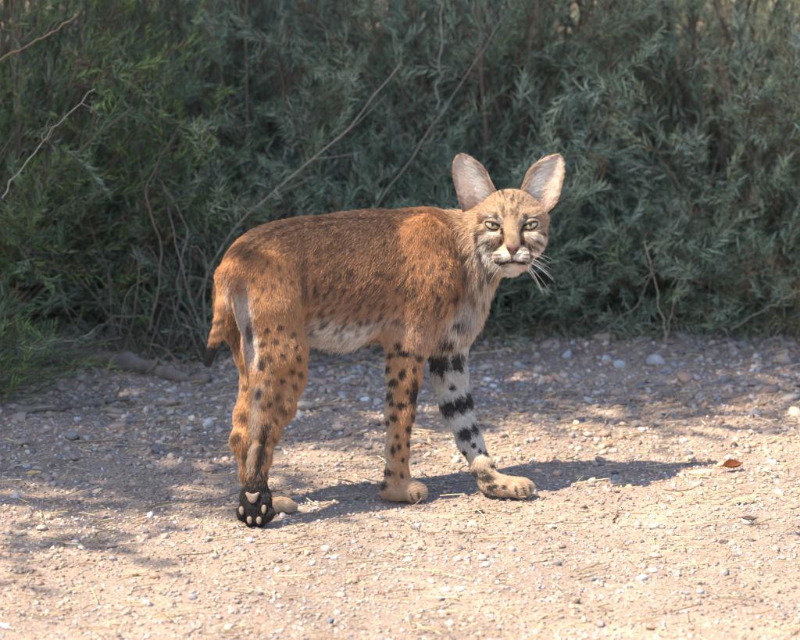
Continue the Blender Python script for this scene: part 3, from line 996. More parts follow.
def vert_normals(V, F):
    a = V[F[:, 2]] - V[F[:, 0]]; b_ = V[F[:, 3]] - V[F[:, 1]] if F.shape[1] == 4 else V[F[:, 1]] - V[F[:, 0]]
    n = np.cross(a, b_) if F.shape[1] == 4 else np.cross(b_, a)
    out = np.zeros_like(V)
    for j in range(F.shape[1]):
        for k in range(3):
            out[:, k] += np.bincount(F[:, j], n[:, k], len(V))
    return norm(out)
BN = vert_normals(BV, BF)
bvh = BVHTree.FromPolygons([tuple(v) for v in BV], [tuple(f) for f in BF.tolist()])
def hit(u, v):
    d = ray(u, v)
    r = bvh.ray_cast(Vector(CAM), Vector(d))
    if r[0] is None:
        r = bvh.find_nearest(Vector(at_y(u, v, .0)))
    return np.array(r[0])

# ---- coat: flow, length and colour at points of the skin
TAGS = sorted({p[3] for p in PRIMS})
def fields(P):
    W = np.zeros(len(P)); flow = np.zeros((len(P), 3)); fl = np.zeros(len(P)); tw = {t: np.zeros(len(P)) for t in TAGS}
    for pr in PRIMS:
        bl, bh = prim_box(pr)
        m = ((P > bl - .05) & (P < bh + .05)).all(1)
        if not m.any(): continue
        d = sdf_prim(pr, P[m])
        w = np.exp(-np.clip(d + .01, 0, 1) / .007) + 1e-9
        W[m] += w
        flow[m] += w[:, None] * pr[4] / max(np.linalg.norm(pr[4]), 1e-6)
        fl[m] += w * pr[5]
        tw[pr[3]][m] += w
    W = np.maximum(W, 1e-9)
    return flow / W[:, None], fl / W, {t: x / W for t, x in tw.items()}

def sm(a, b_, x):
    t = np.clip((x - a) / (b_ - a), 0, 1)
    return t * t * (3 - 2 * t)
def mixc(C, c, w):
    w = np.clip(w, 0, 1)[:, None]
    return C * (1 - w) + np.asarray(c) * w

ORANGE = np.array((.49, .232, .094))
TAWNY = np.array((.425, .22, .106))
BROWN = np.array((.165, .093, .058))
DARKB = np.array((.060, .032, .022))
BUFF = np.array((.385, .262, .168))
CREAM = np.array((.58, .45, .33))
WHITE = np.array((.66, .60, .53))
BLACK = np.array((.016, .012, .011))
GREYW = np.array((.52, .47, .44))

# dabs: (u, v, half width, half height, tilt deg, colour, strength, softness)
DABS = []
rgs0 = np.random.default_rng(15)
def dab(u, v, ru, rv, ang, col, s=1.0, soft=.35): DABS.append((u, v, ru, rv, ang, col, s, soft))
# near foreleg: pale rear edge, then spots
for v in range(380, 476, 10): dab(384.5, v, 5.5, 7, 0, CREAM, .75, .6)
for q in [(386, 369, 3.5, 4), (393, 383, 5, 4.5), (385.5, 396, 5, 5), (402, 406, 5, 4.5), (393, 417.5, 5, 3.5), (403, 375, 4, 5.5), (415, 385, 4, 6),
          (409, 430, 3.5, 4), (399, 447, 3, 4), (393, 450, 3, 6), (387, 423, 2.5, 3.5), (405, 354, 8, 3.5), (397, 347, 4, 3.5), (413, 417, 2.5, 4),
          (403, 460, 2, 2.5), (388, 473, 6, 3.5), (383, 487, 4, 5), (402, 475, 2, 3), (397, 436, 2.5, 2.5), (390, 356, 4, 3), (420, 358, 4, 4),
          (414, 370, 3, 3.5), (408, 392, 3, 3), (391, 404, 3, 2.5), (411, 444, 2, 3)]:
    dab(*q, 0, BLACK if q[0] < 412 else DARKB, .92, .35)
for q in [(411, 496, 1.3, 6, 20), (419, 497, 1.3, 6, 12), (524, 490, 1.2, 5, 20), (516, 491, 1.2, 5, 12), (530, 488, 1.1, 4.5, 10)]: dab(*q, DARKB * 1.3, .9, .4)  # shade between the toes, painted as dark lines
for q in [(396, 484, 5, 3), (408, 486, 4, 2.5), (388, 494, 4, 4), (510, 482, 4, 2), (498, 492, 4, 2.5), (520, 483, 3, 2)]: dab(*q, 0, TAWNY, .6, .6)
# far foreleg: white with black bars
for q in [(438, 364, 12, 13), (458, 363, 8, 10), (437, 401, 8, 9), (449, 409, 10, 8), (461, 405, 9, 8), (470, 401, 6, 9), (465, 435, 7.5, 7), (476, 429, 4.5, 5.5),
          (474, 445, 3, 3.5), (480, 451, 2.6, 2.8), (464, 453, 4, 2.5), (486, 453, 2.5, 3), (486, 478, 8, 7), (492, 488, 7, 4.5), (504, 487, 2.5, 2.2),
          (493, 466, 2.8, 2.8), (474, 474, 4, 5), (465, 325, 7, 6), (447, 343, 8, 5), (470, 350, 4, 5), (452, 388, 4, 3)]:
    dab(*q, 0, BLACK, .95, .3)
# near hind leg: pale heel stripe, black behind it, spots
for t in np.linspace(0, 1, 12): dab(258 - 9 * t, 392 + 78 * t, 5.5 - 1.5 * t, 6, 0, CREAM * .9, .8, .5)
for t in np.linspace(0, 1, 9): dab(267 - 12 * t, 428 + 54 * t, 4.5, 5, 0, BLACK, .9, .4)
dab(255.5, 501, 22, 26, 0, BLACK, 1, .1)
for q in [(249, 397, 4, 6), (260, 365, 5, 7), (269, 359, 4, 6), (258, 394, 4, 6), (283, 356, 4, 4), (292, 372, 4.5, 4), (283, 382, 4, 4.5), (295, 387, 4, 4),
          (299, 359, 3, 4), (287, 346, 4, 3), (276, 343, 4, 3), (267, 331, 4, 3), (294, 335, 4, 3), (301, 375, 3, 4), (284, 411, 5, 7), (278, 398, 3.5, 4.5),
          (268, 382, 3.5, 5), (276, 421, 3, 4), (290, 400, 3, 4), (272, 372, 3, 3), (286, 424, 2.5, 4), (262, 345, 5, 3), (281, 328, 4, 3), (297, 347, 3, 3),
          (263, 408, 3, 5), (275, 440, 2.5, 4), (270, 404, 3, 4)]:
    dab(q[0], q[1], q[2] * .82, q[3] * .85, rgs0.normal(10, 20), DARKB, rgs0.uniform(.6, .9), .45)
# inside of the thighs and under the tail, with the shade between the legs painted in
for q in [(243, 318, 9, 26, 0, GREYW, .85), (250, 345, 5, 22, 0, GREYW * .9, .8), (256, 352, 3, 18, 0, WHITE, .7), (234, 335, 6, 22, 0, DARKB * 1.5, .7), (249, 332, 3.2, 11, 0, BLACK, .8), (262, 364, 4, 7, 0, BLACK, .85),
          (236, 300, 3, 14, 8, WHITE, .7)]:
    dab(*q, .5)
# far hind leg spots
for q in [(238, 398, 4, 5), (243, 418, 4, 6), (236, 440, 5, 6), (246, 388, 4, 4), (244, 460, 3, 8), (252, 480, 4, 6)]: dab(*q, 0, DARKB, .8, .4)
# tail
for q in [(219, 322, 8, 2.5), (217, 334, 8, 2.5), (214, 345, 8, 2.5)]: dab(*q, 10, DARKB, .7, .4)
dab(208, 359, 13, 10, 0, BLACK, 1, .1)
dab(228, 300, 3, 20, 8, CREAM, .6, .5)
# streaks along the back
for q in [(262, 236, 18, 1.6, 30), (275, 229, 20, 1.6, 24), (258, 246, 12, 1.5, 38), (300, 222, 26, 1.7, 14), (330, 219, 26, 1.7, 5), (292, 231, 14, 1.4, 22), (360, 218, 26, 1.6, 2), (320, 226, 16, 1.3, 10)]:
    dab(*q, DARKB, .7, .5)
# shade of the fold before the thigh, painted into the coat
for v in range(250, 300, 8): dab(302 + (v - 250) * .07, v, 3.4, 7, 0, BROWN * .8, .55, .6)
# ---- face
for q in [(491, 217.5, 9, 2.4, -24), (531.5, 217.5, 9, 2.4, 24)]: dab(*q, WHITE, .75, .5)               # pale brows
for q in [(500, 221, 3.5, 5, 0), (523, 221, 3.5, 5, 0)]: dab(*q, WHITE, .55, .6)
for q in [(491, 233.5, 9, 2.4, -12), (531, 233.5, 9, 2.4, 12)]: dab(*q, WHITE, .8, .5)
for q in [(487, 241, 9, 4, 18), (537, 241, 9, 4, -18)]: dab(*q, BUFF * .8, .35, .5)
for q in [(504, 256, 9, 5, 0), (520, 256, 9, 5, 0), (512, 271, 10, 8, 0), (483, 256, 9, 12, -20), (492, 266, 9, 8, 0), (535, 254, 8, 9, 20), (480, 246, 5, 8, 0)]: dab(*q, WHITE, .9, .4)
for q in [(474, 232, 4, 8, 0), (547, 232, 4, 8, 0)]: dab(*q, CREAM, .6, .5)
dab(512, 232, 9, 15, 0, BUFF * .95, .7, .5)                                                          # bridge
dab(512, 240, 6, 9, 0, BUFF * .62, .75, .6)
dab(512, 222, 5, 9, 0, BUFF * .8, .5, .6)
rgb_ = np.random.default_rng(31)
for k in range(26): dab(rgb_.normal(512, 5), rgb_.uniform(215, 243), .8, 2.2, rgb_.normal(0, 8), BUFF * rgb_.choice((.45, 1.25)), .55, .5)
for q in [(496, 250, 5, 1.3, -4), (496.5, 254.6, 5, 1.3, 0), (498.5, 258.6, 4, 1.2, 8), (501.5, 243, 1.8, 2.5, 0), (527.5, 249.8, 6, 1.4, 4), (528, 254.4, 5, 1.3, 0), (526, 258.6, 4, 1.2, -8), (521.5, 244, 1.8, 2.2, 0)]:
    dab(*q, BLACK, .7, .4)
for q in [(499, 263, 7, 2.0, -4), (523, 263, 7, 2.0, 4), (511, 262, 5, 1.6, 0), (512, 257.5, 1.1, 4, 0)]: dab(*q, BLACK, .9, .4)
dab(506, 266, 4, 1.6, 0, BLACK, .5, .6)
for q in [(496, 216, 2.4, 3.6, -15), (525.5, 216.5, 2.4, 3.6, 15), (502, 231.5, 1.6, 4.5, 14), (521.5, 231.5, 1.6, 4.5, -14), (500.5, 241, 1.3, 4, -20), (523, 241, 1.3, 4, 20)]: dab(*q, DARKB, .85, .4)
rgc = np.random.default_rng(12)
for k in range(34):                                                                                   # crown streaks, broken up
    du = rgc.uniform(-17, 17); vv = rgc.uniform(187, 214)
    dab(511 + du * (1 - (vv - 187) / 60), vv, rgc.uniform(.7, 1.1), rgc.uniform(2.5, 5.5), -du * 1.1 + rgc.normal(0, 6), DARKB, rgc.uniform(.4, .75), .5)
for q in [(475.5, 238, 2.0, 9, -4), (477.5, 254, 2.8, 9, 8), (483, 269, 4.5, 8, 24), (479, 231, 7, 1.1, 30), (483, 240, 8, 1.1, 24), (489, 245, 7, 1.0, 16),
          (543, 231, 6, 1.1, -30), (539, 240, 7, 1.1, -24), (546, 243, 1.8, 8, 8), (541, 258, 2.2, 7, -14)]:
    dab(*q, DARKB, .8, .45)
rgd = np.random.default_rng(8)
for k in range(30):                                                                                   # flecks of the forehead and cheeks
    uu, vv = rgd.normal(511, 17), rgd.uniform(188, 220)
    dab(uu, vv, rgd.uniform(.6, 1.0), rgd.uniform(1.5, 3.5), -(uu - 511) * 1.2 + rgd.normal(0, 8), DARKB * 1.5, rgd.uniform(.25, .6), .5)
for k in range(36):
    sd = rgd.choice((-1, 1)); uu, vv = 511 + sd * rgd.uniform(16, 36), rgd.uniform(228, 250)
    dab(uu, vv, rgd.uniform(1.5, 3.5), rgd.uniform(.6, .9), -sd * rgd.uniform(10, 40), DARKB * 1.5, rgd.uniform(.25, .6), .5)
for k in range(70):                                                                                   # brindle of neck and shoulder
    uu, vv = rgd.uniform(400, 482), rgd.uniform(255, 335)
    dab(uu, vv, rgd.uniform(1.2, 2.6), rgd.uniform(3, 6.5), rgd.normal(-25, 12), DARKB * 1.2, rgd.uniform(.35, .75), .5)
for k in range(70):                                                                                   # dark streaks low on the flank
    uu, vv = rgd.uniform(312, 400), rgd.uniform(270, 338)
    dab(uu, vv, rgd.uniform(1.2, 2.3), rgd.uniform(2.5, 5), rgd.normal(-28, 10), DARKB * 1.2, rgd.uniform(.35, .75), .5)
for q in [(491.5, 219.2, 9, 1.3, -24), (531, 219.2, 9, 1.3, 24), (501.5, 230.5, 1.8, 5, 16), (522, 230.5, 1.8, 5, -16)]: dab(*q, BLACK, .9, .4)
for q in [(480, 249, 5.5, 11, 8), (541, 247, 4.5, 10, -10), (487, 238, 7, 2.6, 14), (536, 238, 7, 2.6, -14)]: dab(*q, WHITE, .65, .5)
for q in [(480, 233, 8, 1.5, 22), (543, 233, 7, 1.5, -22), (484, 243, 8, 1.4, 24), (540, 243, 7, 1.4, -24), (489, 248, 5, 1.2, 20), (535, 248, 5, 1.2, -20), (475.5, 240, 2.2, 10, 2), (479, 257, 2.6, 8, 10)]: dab(*q, DARKB * .8, .85, .4)
# throat and chest
for q in [(478, 300, 7, 26, 8, CREAM, .6), (486, 288, 5, 16, 0, WHITE, .6), (470, 318, 10, 16, 20, GREYW, .7), (490, 278, 5, 6, 0, BLACK, .75), (481, 285, 3, 7, 0, DARKB, .7), (473, 300, 3, 6, 0, DARKB, .6), (484, 305, 2.5, 6, 0, DARKB, .6)]:
    dab(*q, .5)
DAB_C = [hit(d[0], d[1]) for d in DABS]

# scattered spots of the coat, anchored on the skin all round
rgs = np.random.default_rng(77)
_f, _l, TWV = fields(BV)
def pick_spots(tags, n, dmin):
    w = sum(TWV[t] for t in tags)
    cand = np.nonzero(w > .6)[0]
    rgs.shuffle(cand)
    out = []
    for i in cand:
        p = BV[i]
        if all(np.linalg.norm(p - q) > dmin for q in out[-400:]):
            out.append(p)
            if len(out) >= n: break
    return np.array(out)
SP_TORSO = pick_spots(['torso', 'rump', 'shoulder', 'belly', 'chest', 'arm'], 420, .019)
SP_THIGH = pick_spots(['thigh'], 110, .017)
SP_LEG = pick_spots(['hind_near', 'hind_far', 'fore_near', 'arm_far'], 130, .021)
SP_LEG = SP_LEG[np.array([project(p)[0] > 430 or np.linalg.norm(hit(*project(p)) - p) > .012 for p in SP_LEG])]

def coat(P, Nn, tw, flow):
    """tip colour of the coat at points P"""
    n = len(P)
    rel = P - at_y(340, 280, axis_y(340))
    lat = rel @ LT
    z = P[:, 2]
    big = noise(P, 22, 6); small = noise(P, 150, 7); mid = noise(P, 60, 8); fuzz = np.random.default_rng(4).normal(0, 1, n)
    C = np.broadcast_to(TAWNY, (n, 3)).copy()
    body = tw['torso'] + tw['rump'] + tw['belly'] + tw['shoulder'] + tw['chest'] + tw['arm']
    C = mixc(C, ORANGE, tw['shoulder'] + tw['rump'] * .7 + tw['arm'] * .6 + tw['thigh'] * .7 + tw['chest'] * .4)
    u, v = project(P)
    # darker saddle along the spine, behind the shoulder
    dors = sm(.40, .485, z + .01 * big) * body * (1 - .9 * tw['shoulder'])
    C = mixc(C, BROWN * .8, dors * .95 * sm(-.30, -.24, P[:, 0]))
    C = mixc(C, BROWN * 1.25, body * tw['torso'] * .35 * sm(.33, .42, z))
    # pale belly
    bel = sm(.340, .302, z + .014 * big) * np.clip(body, 0, 1) * (1 - tw['arm']) * (1 - tw['rump'])
    C = mixc(C, np.array((.84, .80, .76)), bel)
    C = mixc(C, CREAM, .5 * np.clip(-Nn[:, 2], 0, 1) * body)
    C = mixc(C, CREAM * 1.05, tw['throat'] * .85 + tw['neck'] * .10)
    C = mixc(C, BUFF * .85, tw['neck'] * .75)
    # legs
    C = mixc(C, np.array((.48, .262, .128)), tw['hind_near'] + tw['hind_far'] + tw['fore_near'])
    inner = np.clip(-(Nn @ AX) * .5 + .2, 0, 1)
    C = mixc(C, CREAM, (tw['fore_near'] + tw['hind_far']) * np.clip(-(Nn @ LT), 0, 1))
    C = mixc(C, WHITE * .9, tw['fore_far'] + tw['arm_far'] * sm(.40, .32, z))
    C = mixc(C, CREAM * .95, tw['paw'] * (.75 + .25 * big))
    C = mixc(C, BUFF * 1.1, tw['fore_far'] * sm(.09, .05, z) * .8)
    C = mixc(C, BLACK, tw['paw_hn'])
    C = mixc(C, TAWNY * 1.1, tw['tail'] * .8)
    C = mixc(C, BLACK, sm(345, 349, v + 2 * small) * (u < 226) * (u > 190) * (v < 385) * sm(.3, .6, tw['tail']))
    # head
    headw = tw['crown'] + tw['brow'] + tw['bridge']
    C = mixc(C, BUFF, headw)
    C = mixc(C, BUFF * .92, tw['cheek'] + tw['undereye'] + tw['jaw'])
    C = mixc(C, CREAM, (tw['cheek'] + tw['jaw']) * sm(.475, .445, z) * .8)
    C = mixc(C, CREAM * .92, tw['muzzle'] * .9)
    C = mixc(C, WHITE * .95, tw['chin'] + tw['jaw'] * sm(.475, .455, z) * .8)
    # spots
    def spots(C, S, w, r0, r1, col, strength, along, seed):
        if not len(S): return C
        m = np.nonzero(w > .12)[0]
        Q = P[m]; fl = norm(flow[m])
        r = np.random.default_rng(seed).uniform(r0, r1, len(S))
        acc = np.zeros(len(m))
        srt = np.argsort(Q[:, 0]); xs = Q[srt, 0]
        Nm, sm_, mm_ = Nn[m], small[m], mid[m]
        for i in range(len(S)):
            k = srt[np.searchsorted(xs, S[i, 0] - .016):np.searchsorted(xs, S[i, 0] + .016)]
            k = k[np.abs(Q[k] - S[i])[:, 1:].max(1) < .016]
            if not len(k): continue
            d = Q[k] - S[i]
            d = d - Nm[k] * (d * Nm[k]).sum(1, keepdims=True)
            a = (d * fl[k]).sum(1)
            rr = np.sqrt(np.maximum((d * d).sum(1) - a * a, 0) + (a / along) ** 2)
            acc[k] = np.maximum(acc[k], sm(1.25, .7, rr / r[i] + .5 * sm_[k] + .3 * mm_[k]))
        ww = np.zeros(n); ww[m] = acc * w[m]
        return mixc(C, col, ww * strength)
    C = spots(C, SP_TORSO, np.clip(tw['torso'] + tw['rump'] + tw['shoulder'] + tw['belly'] + tw['chest'] + tw['arm'], 0, 1), .0025, .0046, DARKB * 1.2, .48 , 1.9, 1)
    C = spots(C, SP_THIGH, tw['thigh'], .0028, .0052, DARKB * 1.1, .75, 1.5, 2)
    camside = ((P - CAM) @ FWD)
    C = spots(C, SP_LEG, (tw['hind_near'] + tw['hind_far'] + tw['fore_near'] + tw['arm_far']) * .9, .0035, .006, DARKB, .8, 1.3, 3)
    # placed marks
    srt = np.argsort(P[:, 0]); xs = P[srt, 0]
    for d, c0 in zip(DABS, DAB_C):
        uu, vv, ru, rv, ang, col, s, soft = d
        R0 = max(ru, rv) * PX * 1.6 + .004
        m = srt[np.searchsorted(xs, c0[0] - R0):np.searchsorted(xs, c0[0] + R0)]
        m = m[(np.abs(P[m] - c0)[:, 1:] < max(R0, .034)).all(1)]
        if not len(m): continue
        q = P[m] - c0
        x = q @ RIGHT / PX; y = q @ UP / PX
        ca, sa = math.cos(R(ang)), math.sin(R(ang))
        xx = x * ca + y * sa; yy = -x * sa + y * ca
        rr = np.sqrt((xx / ru) ** 2 + (yy / rv) ** 2) + (.38 * small[m] + .22 * fuzz[m]) * (1 if max(ru, rv) > 2.5 else .4)
        w = sm(1 + soft, 1 - soft, rr) * s * (np.abs(q @ FWD) < .035)
        C[m] = C[m] * (1 - w[:, None]) + np.asarray(col) * w[:, None]
    return np.clip(C, .004, .95)

bob = obj('bobcat', None, None, (0, 0, 0))
tag(bob, 'spotted tawny bobcat standing on the gravel, head turned to the viewer', 'bobcat')
skin_mat = attr_mat('skin_under_fur', rough=.9, spec=.1)
flowV, lenV, twV = fields(BV)
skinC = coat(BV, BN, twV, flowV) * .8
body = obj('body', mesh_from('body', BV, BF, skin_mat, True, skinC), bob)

# ---- ears: cupped shells with their own thickness
def poly_resample(pts, n):
    pts = np.asarray(pts, float)
    # a little rounding
    s = np.concatenate([[0], np.cumsum(np.linalg.norm(np.diff(pts, axis=0), axis=1))])
    t = np.linspace(0, s[-1], n)
    P = np.stack([np.interp(t, s, pts[:, k]) for k in range(2)], 1)
    for _ in range(2): P[1:-1] = .25 * P[:-2] + .5 * P[1:-1] + .25 * P[2:]
    return P
EARS = [([(500, 197), (494.5, 186), (491, 180), (489, 173.5), (482.5, 165), (473.5, 157.5), (465.5, 153.5)], [(465, 216), (460, 202), (456.5, 188), (453.5, 173), (454, 163), (456, 156.5), (460, 153.8)]),
        ([(518, 197), (522.5, 186), (525, 180), (527, 172.5), (533.5, 164.5), (544.5, 157.5), (555.5, 153.5)], [(546, 213), (555, 206), (559, 198), (562, 186), (564.5, 174), (564.5, 163), (563, 157), (560, 154.2)])]
EAR_DATA = []
ear_mat = attr_mat('ear_skin', rough=.75, spec=.2, translucent=.25)
for inner, outer in EARS:
    n, m = 26, 17
    I = poly_resample(inner, n); O = poly_resample(outer, n)
    sgn = 1 if inner[0][0] > outer[0][0] else -1
    front = np.zeros((n, m, 3)); 
    for i in range(n):
        s = i / (n - 1)
        for j in range(m):
            t = j / (m - 1)
            p2 = I[i] * (1 - t) + O[i] * t
            depth = -26 + 4 * s - math.sin(math.pi * t) ** .8 * (8.5 * (1 - s) ** .8 + 2.0) + 3 * t * (1 - s)
            front[i, j] = hp(p2[0] - 511, 228 - p2[1], depth)
    ii = np.arange(n * m).reshape(n, m)
    F = np.stack([ii[:-1, :-1].ravel(), ii[1:, :-1].ravel(), ii[1:, 1:].ravel(), ii[:-1, 1:].ravel()], 1)
    fv = front.reshape(-1, 3)
    fn = vert_normals(fv, F)
    if (fn.mean(0) @ HF) < 0:
        F = F[:, ::-1]; fn = -fn
    edge = np.ones((n, m)); edge[0] = 1
    thick = np.full((n, m), .0026); thick[:, 0] = thick[:, -1] = thick[-1] = .0009
    bv_ = fv - fn * thick.ravel()[:, None]
    rim = np.concatenate([ii[0, :], ii[1:, -1], ii[-1, -2::-1], ii[-2:0:-1, 0]])
    o = n * m
    RF = np.array([(rim[k], rim[(k + 1) % len(rim)], rim[(k + 1) % len(rim)] + o, rim[k] + o) for k in range(len(rim))])
    T = (np.arange(m) / (m - 1))[None].repeat(n, 0).ravel(); Sg = (np.arange(n) / (n - 1))[:, None].repeat(m, 1).ravel()
    edgeness = np.maximum(sm(.16, .0, T), np.maximum(sm(.86, 1, T), sm(.9, 1, Sg)))
    cf = mixc(np.broadcast_to(np.array((.78, .60, .52)), (n * m, 3)), np.array((.55, .39, .29)), edgeness)
    cb = np.broadcast_to(np.array((.10, .065, .045)), (n * m, 3))
    me = mesh_from('ear', np.concatenate([fv, bv_]), [np.concatenate([F, F[:, ::-1] + o, RF])], ear_mat, True, np.concatenate([cf, cb]))
    obj('ear', me, bob)
    EAR_DATA.append((fv, fn, F, bv_, T, Sg, I, O, sgn))

# ---- fur strands
def sample(V, F, dens, rg):
    tri = np.concatenate([F[:, [0, 1, 2]], F[:, [0, 2, 3]]])
    area = np.linalg.norm(np.cross(V[tri[:, 1]] - V[tri[:, 0]], V[tri[:, 2]] - V[tri[:, 0]]), axis=1) * .5
    w = area * dens[tri].mean(1)
    return tri, w

def draw(V, Nn, tri, w, n, rg):
    k = rg.choice(len(tri), n, p=w / w.sum())
    a, b_ = rg.random(n), rg.random(n)
    f = a + b_ > 1; a[f] = 1 - a[f]; b_[f] = 1 - b_[f]
    t = tri[k]
    P = V[t[:, 0]] + a[:, None] * (V[t[:, 1]] - V[t[:, 0]]) + b_[:, None] * (V[t[:, 2]] - V[t[:, 0]])
    Q = norm(Nn[t[:, 0]] * (1 - a - b_)[:, None] + Nn[t[:, 1]] * a[:, None] + Nn[t[:, 2]] * b_[:, None])
    return P, Q

fur_mat, nt, b = new_mat('fur')
nt.nodes.remove(b)
at = nt.nodes.new('ShaderNodeAttribute'); at.attribute_name = 'col'
hi_ = nt.nodes.new('ShaderNodeHairInfo')
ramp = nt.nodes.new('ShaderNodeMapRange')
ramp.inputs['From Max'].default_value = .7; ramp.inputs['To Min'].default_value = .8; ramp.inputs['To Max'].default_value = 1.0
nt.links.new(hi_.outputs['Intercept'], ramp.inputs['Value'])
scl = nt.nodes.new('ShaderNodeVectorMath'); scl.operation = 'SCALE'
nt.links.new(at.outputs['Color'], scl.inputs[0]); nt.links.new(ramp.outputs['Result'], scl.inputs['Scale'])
df = nt.nodes.new('ShaderNodeBsdfDiffuse'); nt.links.new(scl.outputs[0], df.inputs['Color'])
tl = nt.nodes.new('ShaderNodeBsdfTranslucent'); nt.links.new(scl.outputs[0], tl.inputs['Color'])
gl = nt.nodes.new('ShaderNodeBsdfHair'); gl.component = 'Reflection'
gl.inputs['RoughnessU'].default_value = .35; gl.inputs['RoughnessV'].default_value = .6
gl.inputs['Color'].default_value = (.5, .5, .5, 1)
m1 = nt.nodes.new('ShaderNodeMixShader'); m1.inputs[0].default_value = .22
nt.links.new(df.outputs[0], m1.inputs[1]); nt.links.new(tl.outputs[0], m1.inputs[2])
m2 = nt.nodes.new('ShaderNodeMixShader'); m2.inputs[0].default_value = .07
nt.links.new(m1.outputs[0], m2.inputs[1]); nt.links.new(gl.outputs[0], m2.inputs[2])
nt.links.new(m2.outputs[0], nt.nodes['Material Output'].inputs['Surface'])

def strands(name, roots, dirs, nrm, length, rad, cols, droop, rg, K=5, parent=None, curl=.25):
    n = len(roots)
    t = np.linspace(0, 1, K)
    P = np.zeros((n, K, 3))
    P[:, 0] = roots - nrm * .001
    d = norm(dirs)
    j1 = rg.normal(0, curl, (n, 3))
    for k in range(1, K):
        dd = norm(d + j1 * t[k] * .6 + np.array((0, 0, -1)) * (droop * t[k])[:, None])
        P[:, k] = P[:, k - 1] + dd * (length / (K - 1))[:, None]
    cu = bpy.data.hair_curves.new(name)
    cu.add_curves([K] * n)
    cu.attributes['position'].data.foreach_set('vector', P.astype(np.float32).ravel())
    ra = cu.attributes.get('radius') or cu.attributes.new('radius', 'FLOAT', 'POINT')
    taper = np.array([1, 1, .85, .6, .15]) if K == 5 else np.linspace(1, .2, K)
    ra.data.foreach_set('value', (rad[:, None] * taper[None]).astype(np.float32).ravel())
    ca = cu.attributes.new('col', 'FLOAT_COLOR', 'CURVE')
    c4 = np.ones((n, 4), dtype=np.float32); c4[:, :3] = cols
    ca.data.foreach_set('color', c4.ravel())
    cu.materials.append(fur_mat)
    return obj(name, cu, parent)

rgf = np.random.default_rng(99)
NF = 520000
dens = np.clip((.018 / np.maximum(lenV, .003)), .8, 4.5)
tri, w = sample(BV, BF, dens, rgf)
FP, FN = draw(BV, BN, tri, w, NF, rgf)
# no hair in the eye openings or on the nose leather
keep = np.ones(len(FP), dtype=bool)
for ex, ez in EYES:
    q = (FP - hp(ex, ez, 14)); x = q @ HX / PX; zz = q @ HZ / PX
    s = -1 if ex < 0 else 1
    ca, sa = math.cos(R(18 * s)), math.sin(R(18 * s))
    xx = x * ca + zz * sa; yy = -x * sa + zz * ca
    keep &= ~(((xx / 9.2) ** 2 + (yy / 6.5) ** 2 < 1) & (np.abs(q @ HF) < .04))
q = FP - hp(1, -22, 34); x = q @ HX / PX; zz = q @ HZ / PX
keep &= ~((np.abs(x) < 6.6 - np.clip(-zz, 0, 9) * .35) & (zz < 4) & (zz > -6.5) & (np.abs(q @ HF) < .03))
keep &= FP[:, 2] > .004
FP, FN = FP[keep], FN[keep]
flow, flen, tw = fields(FP)
nz = np.stack([noise(FP, 55, s) for s in (11, 12, 13)], 1)
nz2 = np.stack([noise(FP, 16, s) for s in (14, 15, 16)], 1)
fd = norm(flow) + .19 * nz + .16 * nz2
tang = norm(fd - FN * (fd * FN).sum(1, keepdims=True))
longw = np.clip(tw['belly'] + tw['cheek'] + tw['throat'] + tw['neck'] * .6, 0, 1)
lift = .24 + .09 * rgf.normal(size=len(FP)) + .12 * longw
dirs = tang * np.cos(lift)[:, None] + FN * np.sin(lift)[:, None]
low = np.clip((.315 - FP[:, 2]) / .05, 0, 1) * np.clip(tw['belly'] + tw['torso'] + tw['chest'], 0, 1)
flen = flen * (1 + 1.5 * low) * rgf.uniform(.65, 1.2, len(FP))
flen = flen * (1 + .25 * noise(FP, 90, 21))
EP = FP + dirs * (flen * .62)[:, None]
cols = coat(EP, FN, tw, tang)
agouti = np.clip(tw['torso'] + tw['rump'] + tw['shoulder'] + tw['neck'] + tw['chest'] + tw['arm'] + tw['crown'] * .5 + tw['thigh'] * .5, 0, 1)
rnd = rgf.random(len(FP))
headall = np.clip(tw['crown'] + tw['brow'] + tw['bridge'] + tw['cheek'] + tw['undereye'] + tw['jaw'] + tw['neck'], 0, 1)
cols = cols * (rgf.normal(1, 1, (len(FP), 1)) * (.12 + .13 * headall[:, None]) + 1 + .22 * noise(FP, 130, 22)[:, None])
cols = np.where((rnd < .09 * agouti)[:, None], cols * .42, cols)
cols = np.where((rnd > 1 - .06 * agouti)[:, None], cols * .7 + CREAM * .3, cols)
cols = np.clip(cols, .005, .92)
rad = np.clip(.00020 + .008 * flen, .00022, .00035)
headish = np.clip(tw['crown'] + tw['brow'] + tw['bridge'] + tw['muzzle'] + tw['undereye'] + tw['chin'], 0, 1)
rad = rad * (1 - .25 * headish)
strands('fur', FP, dirs, FN, flen, rad, cols, .25 + .8 * low + .2 * longw, rgf, parent=bob)

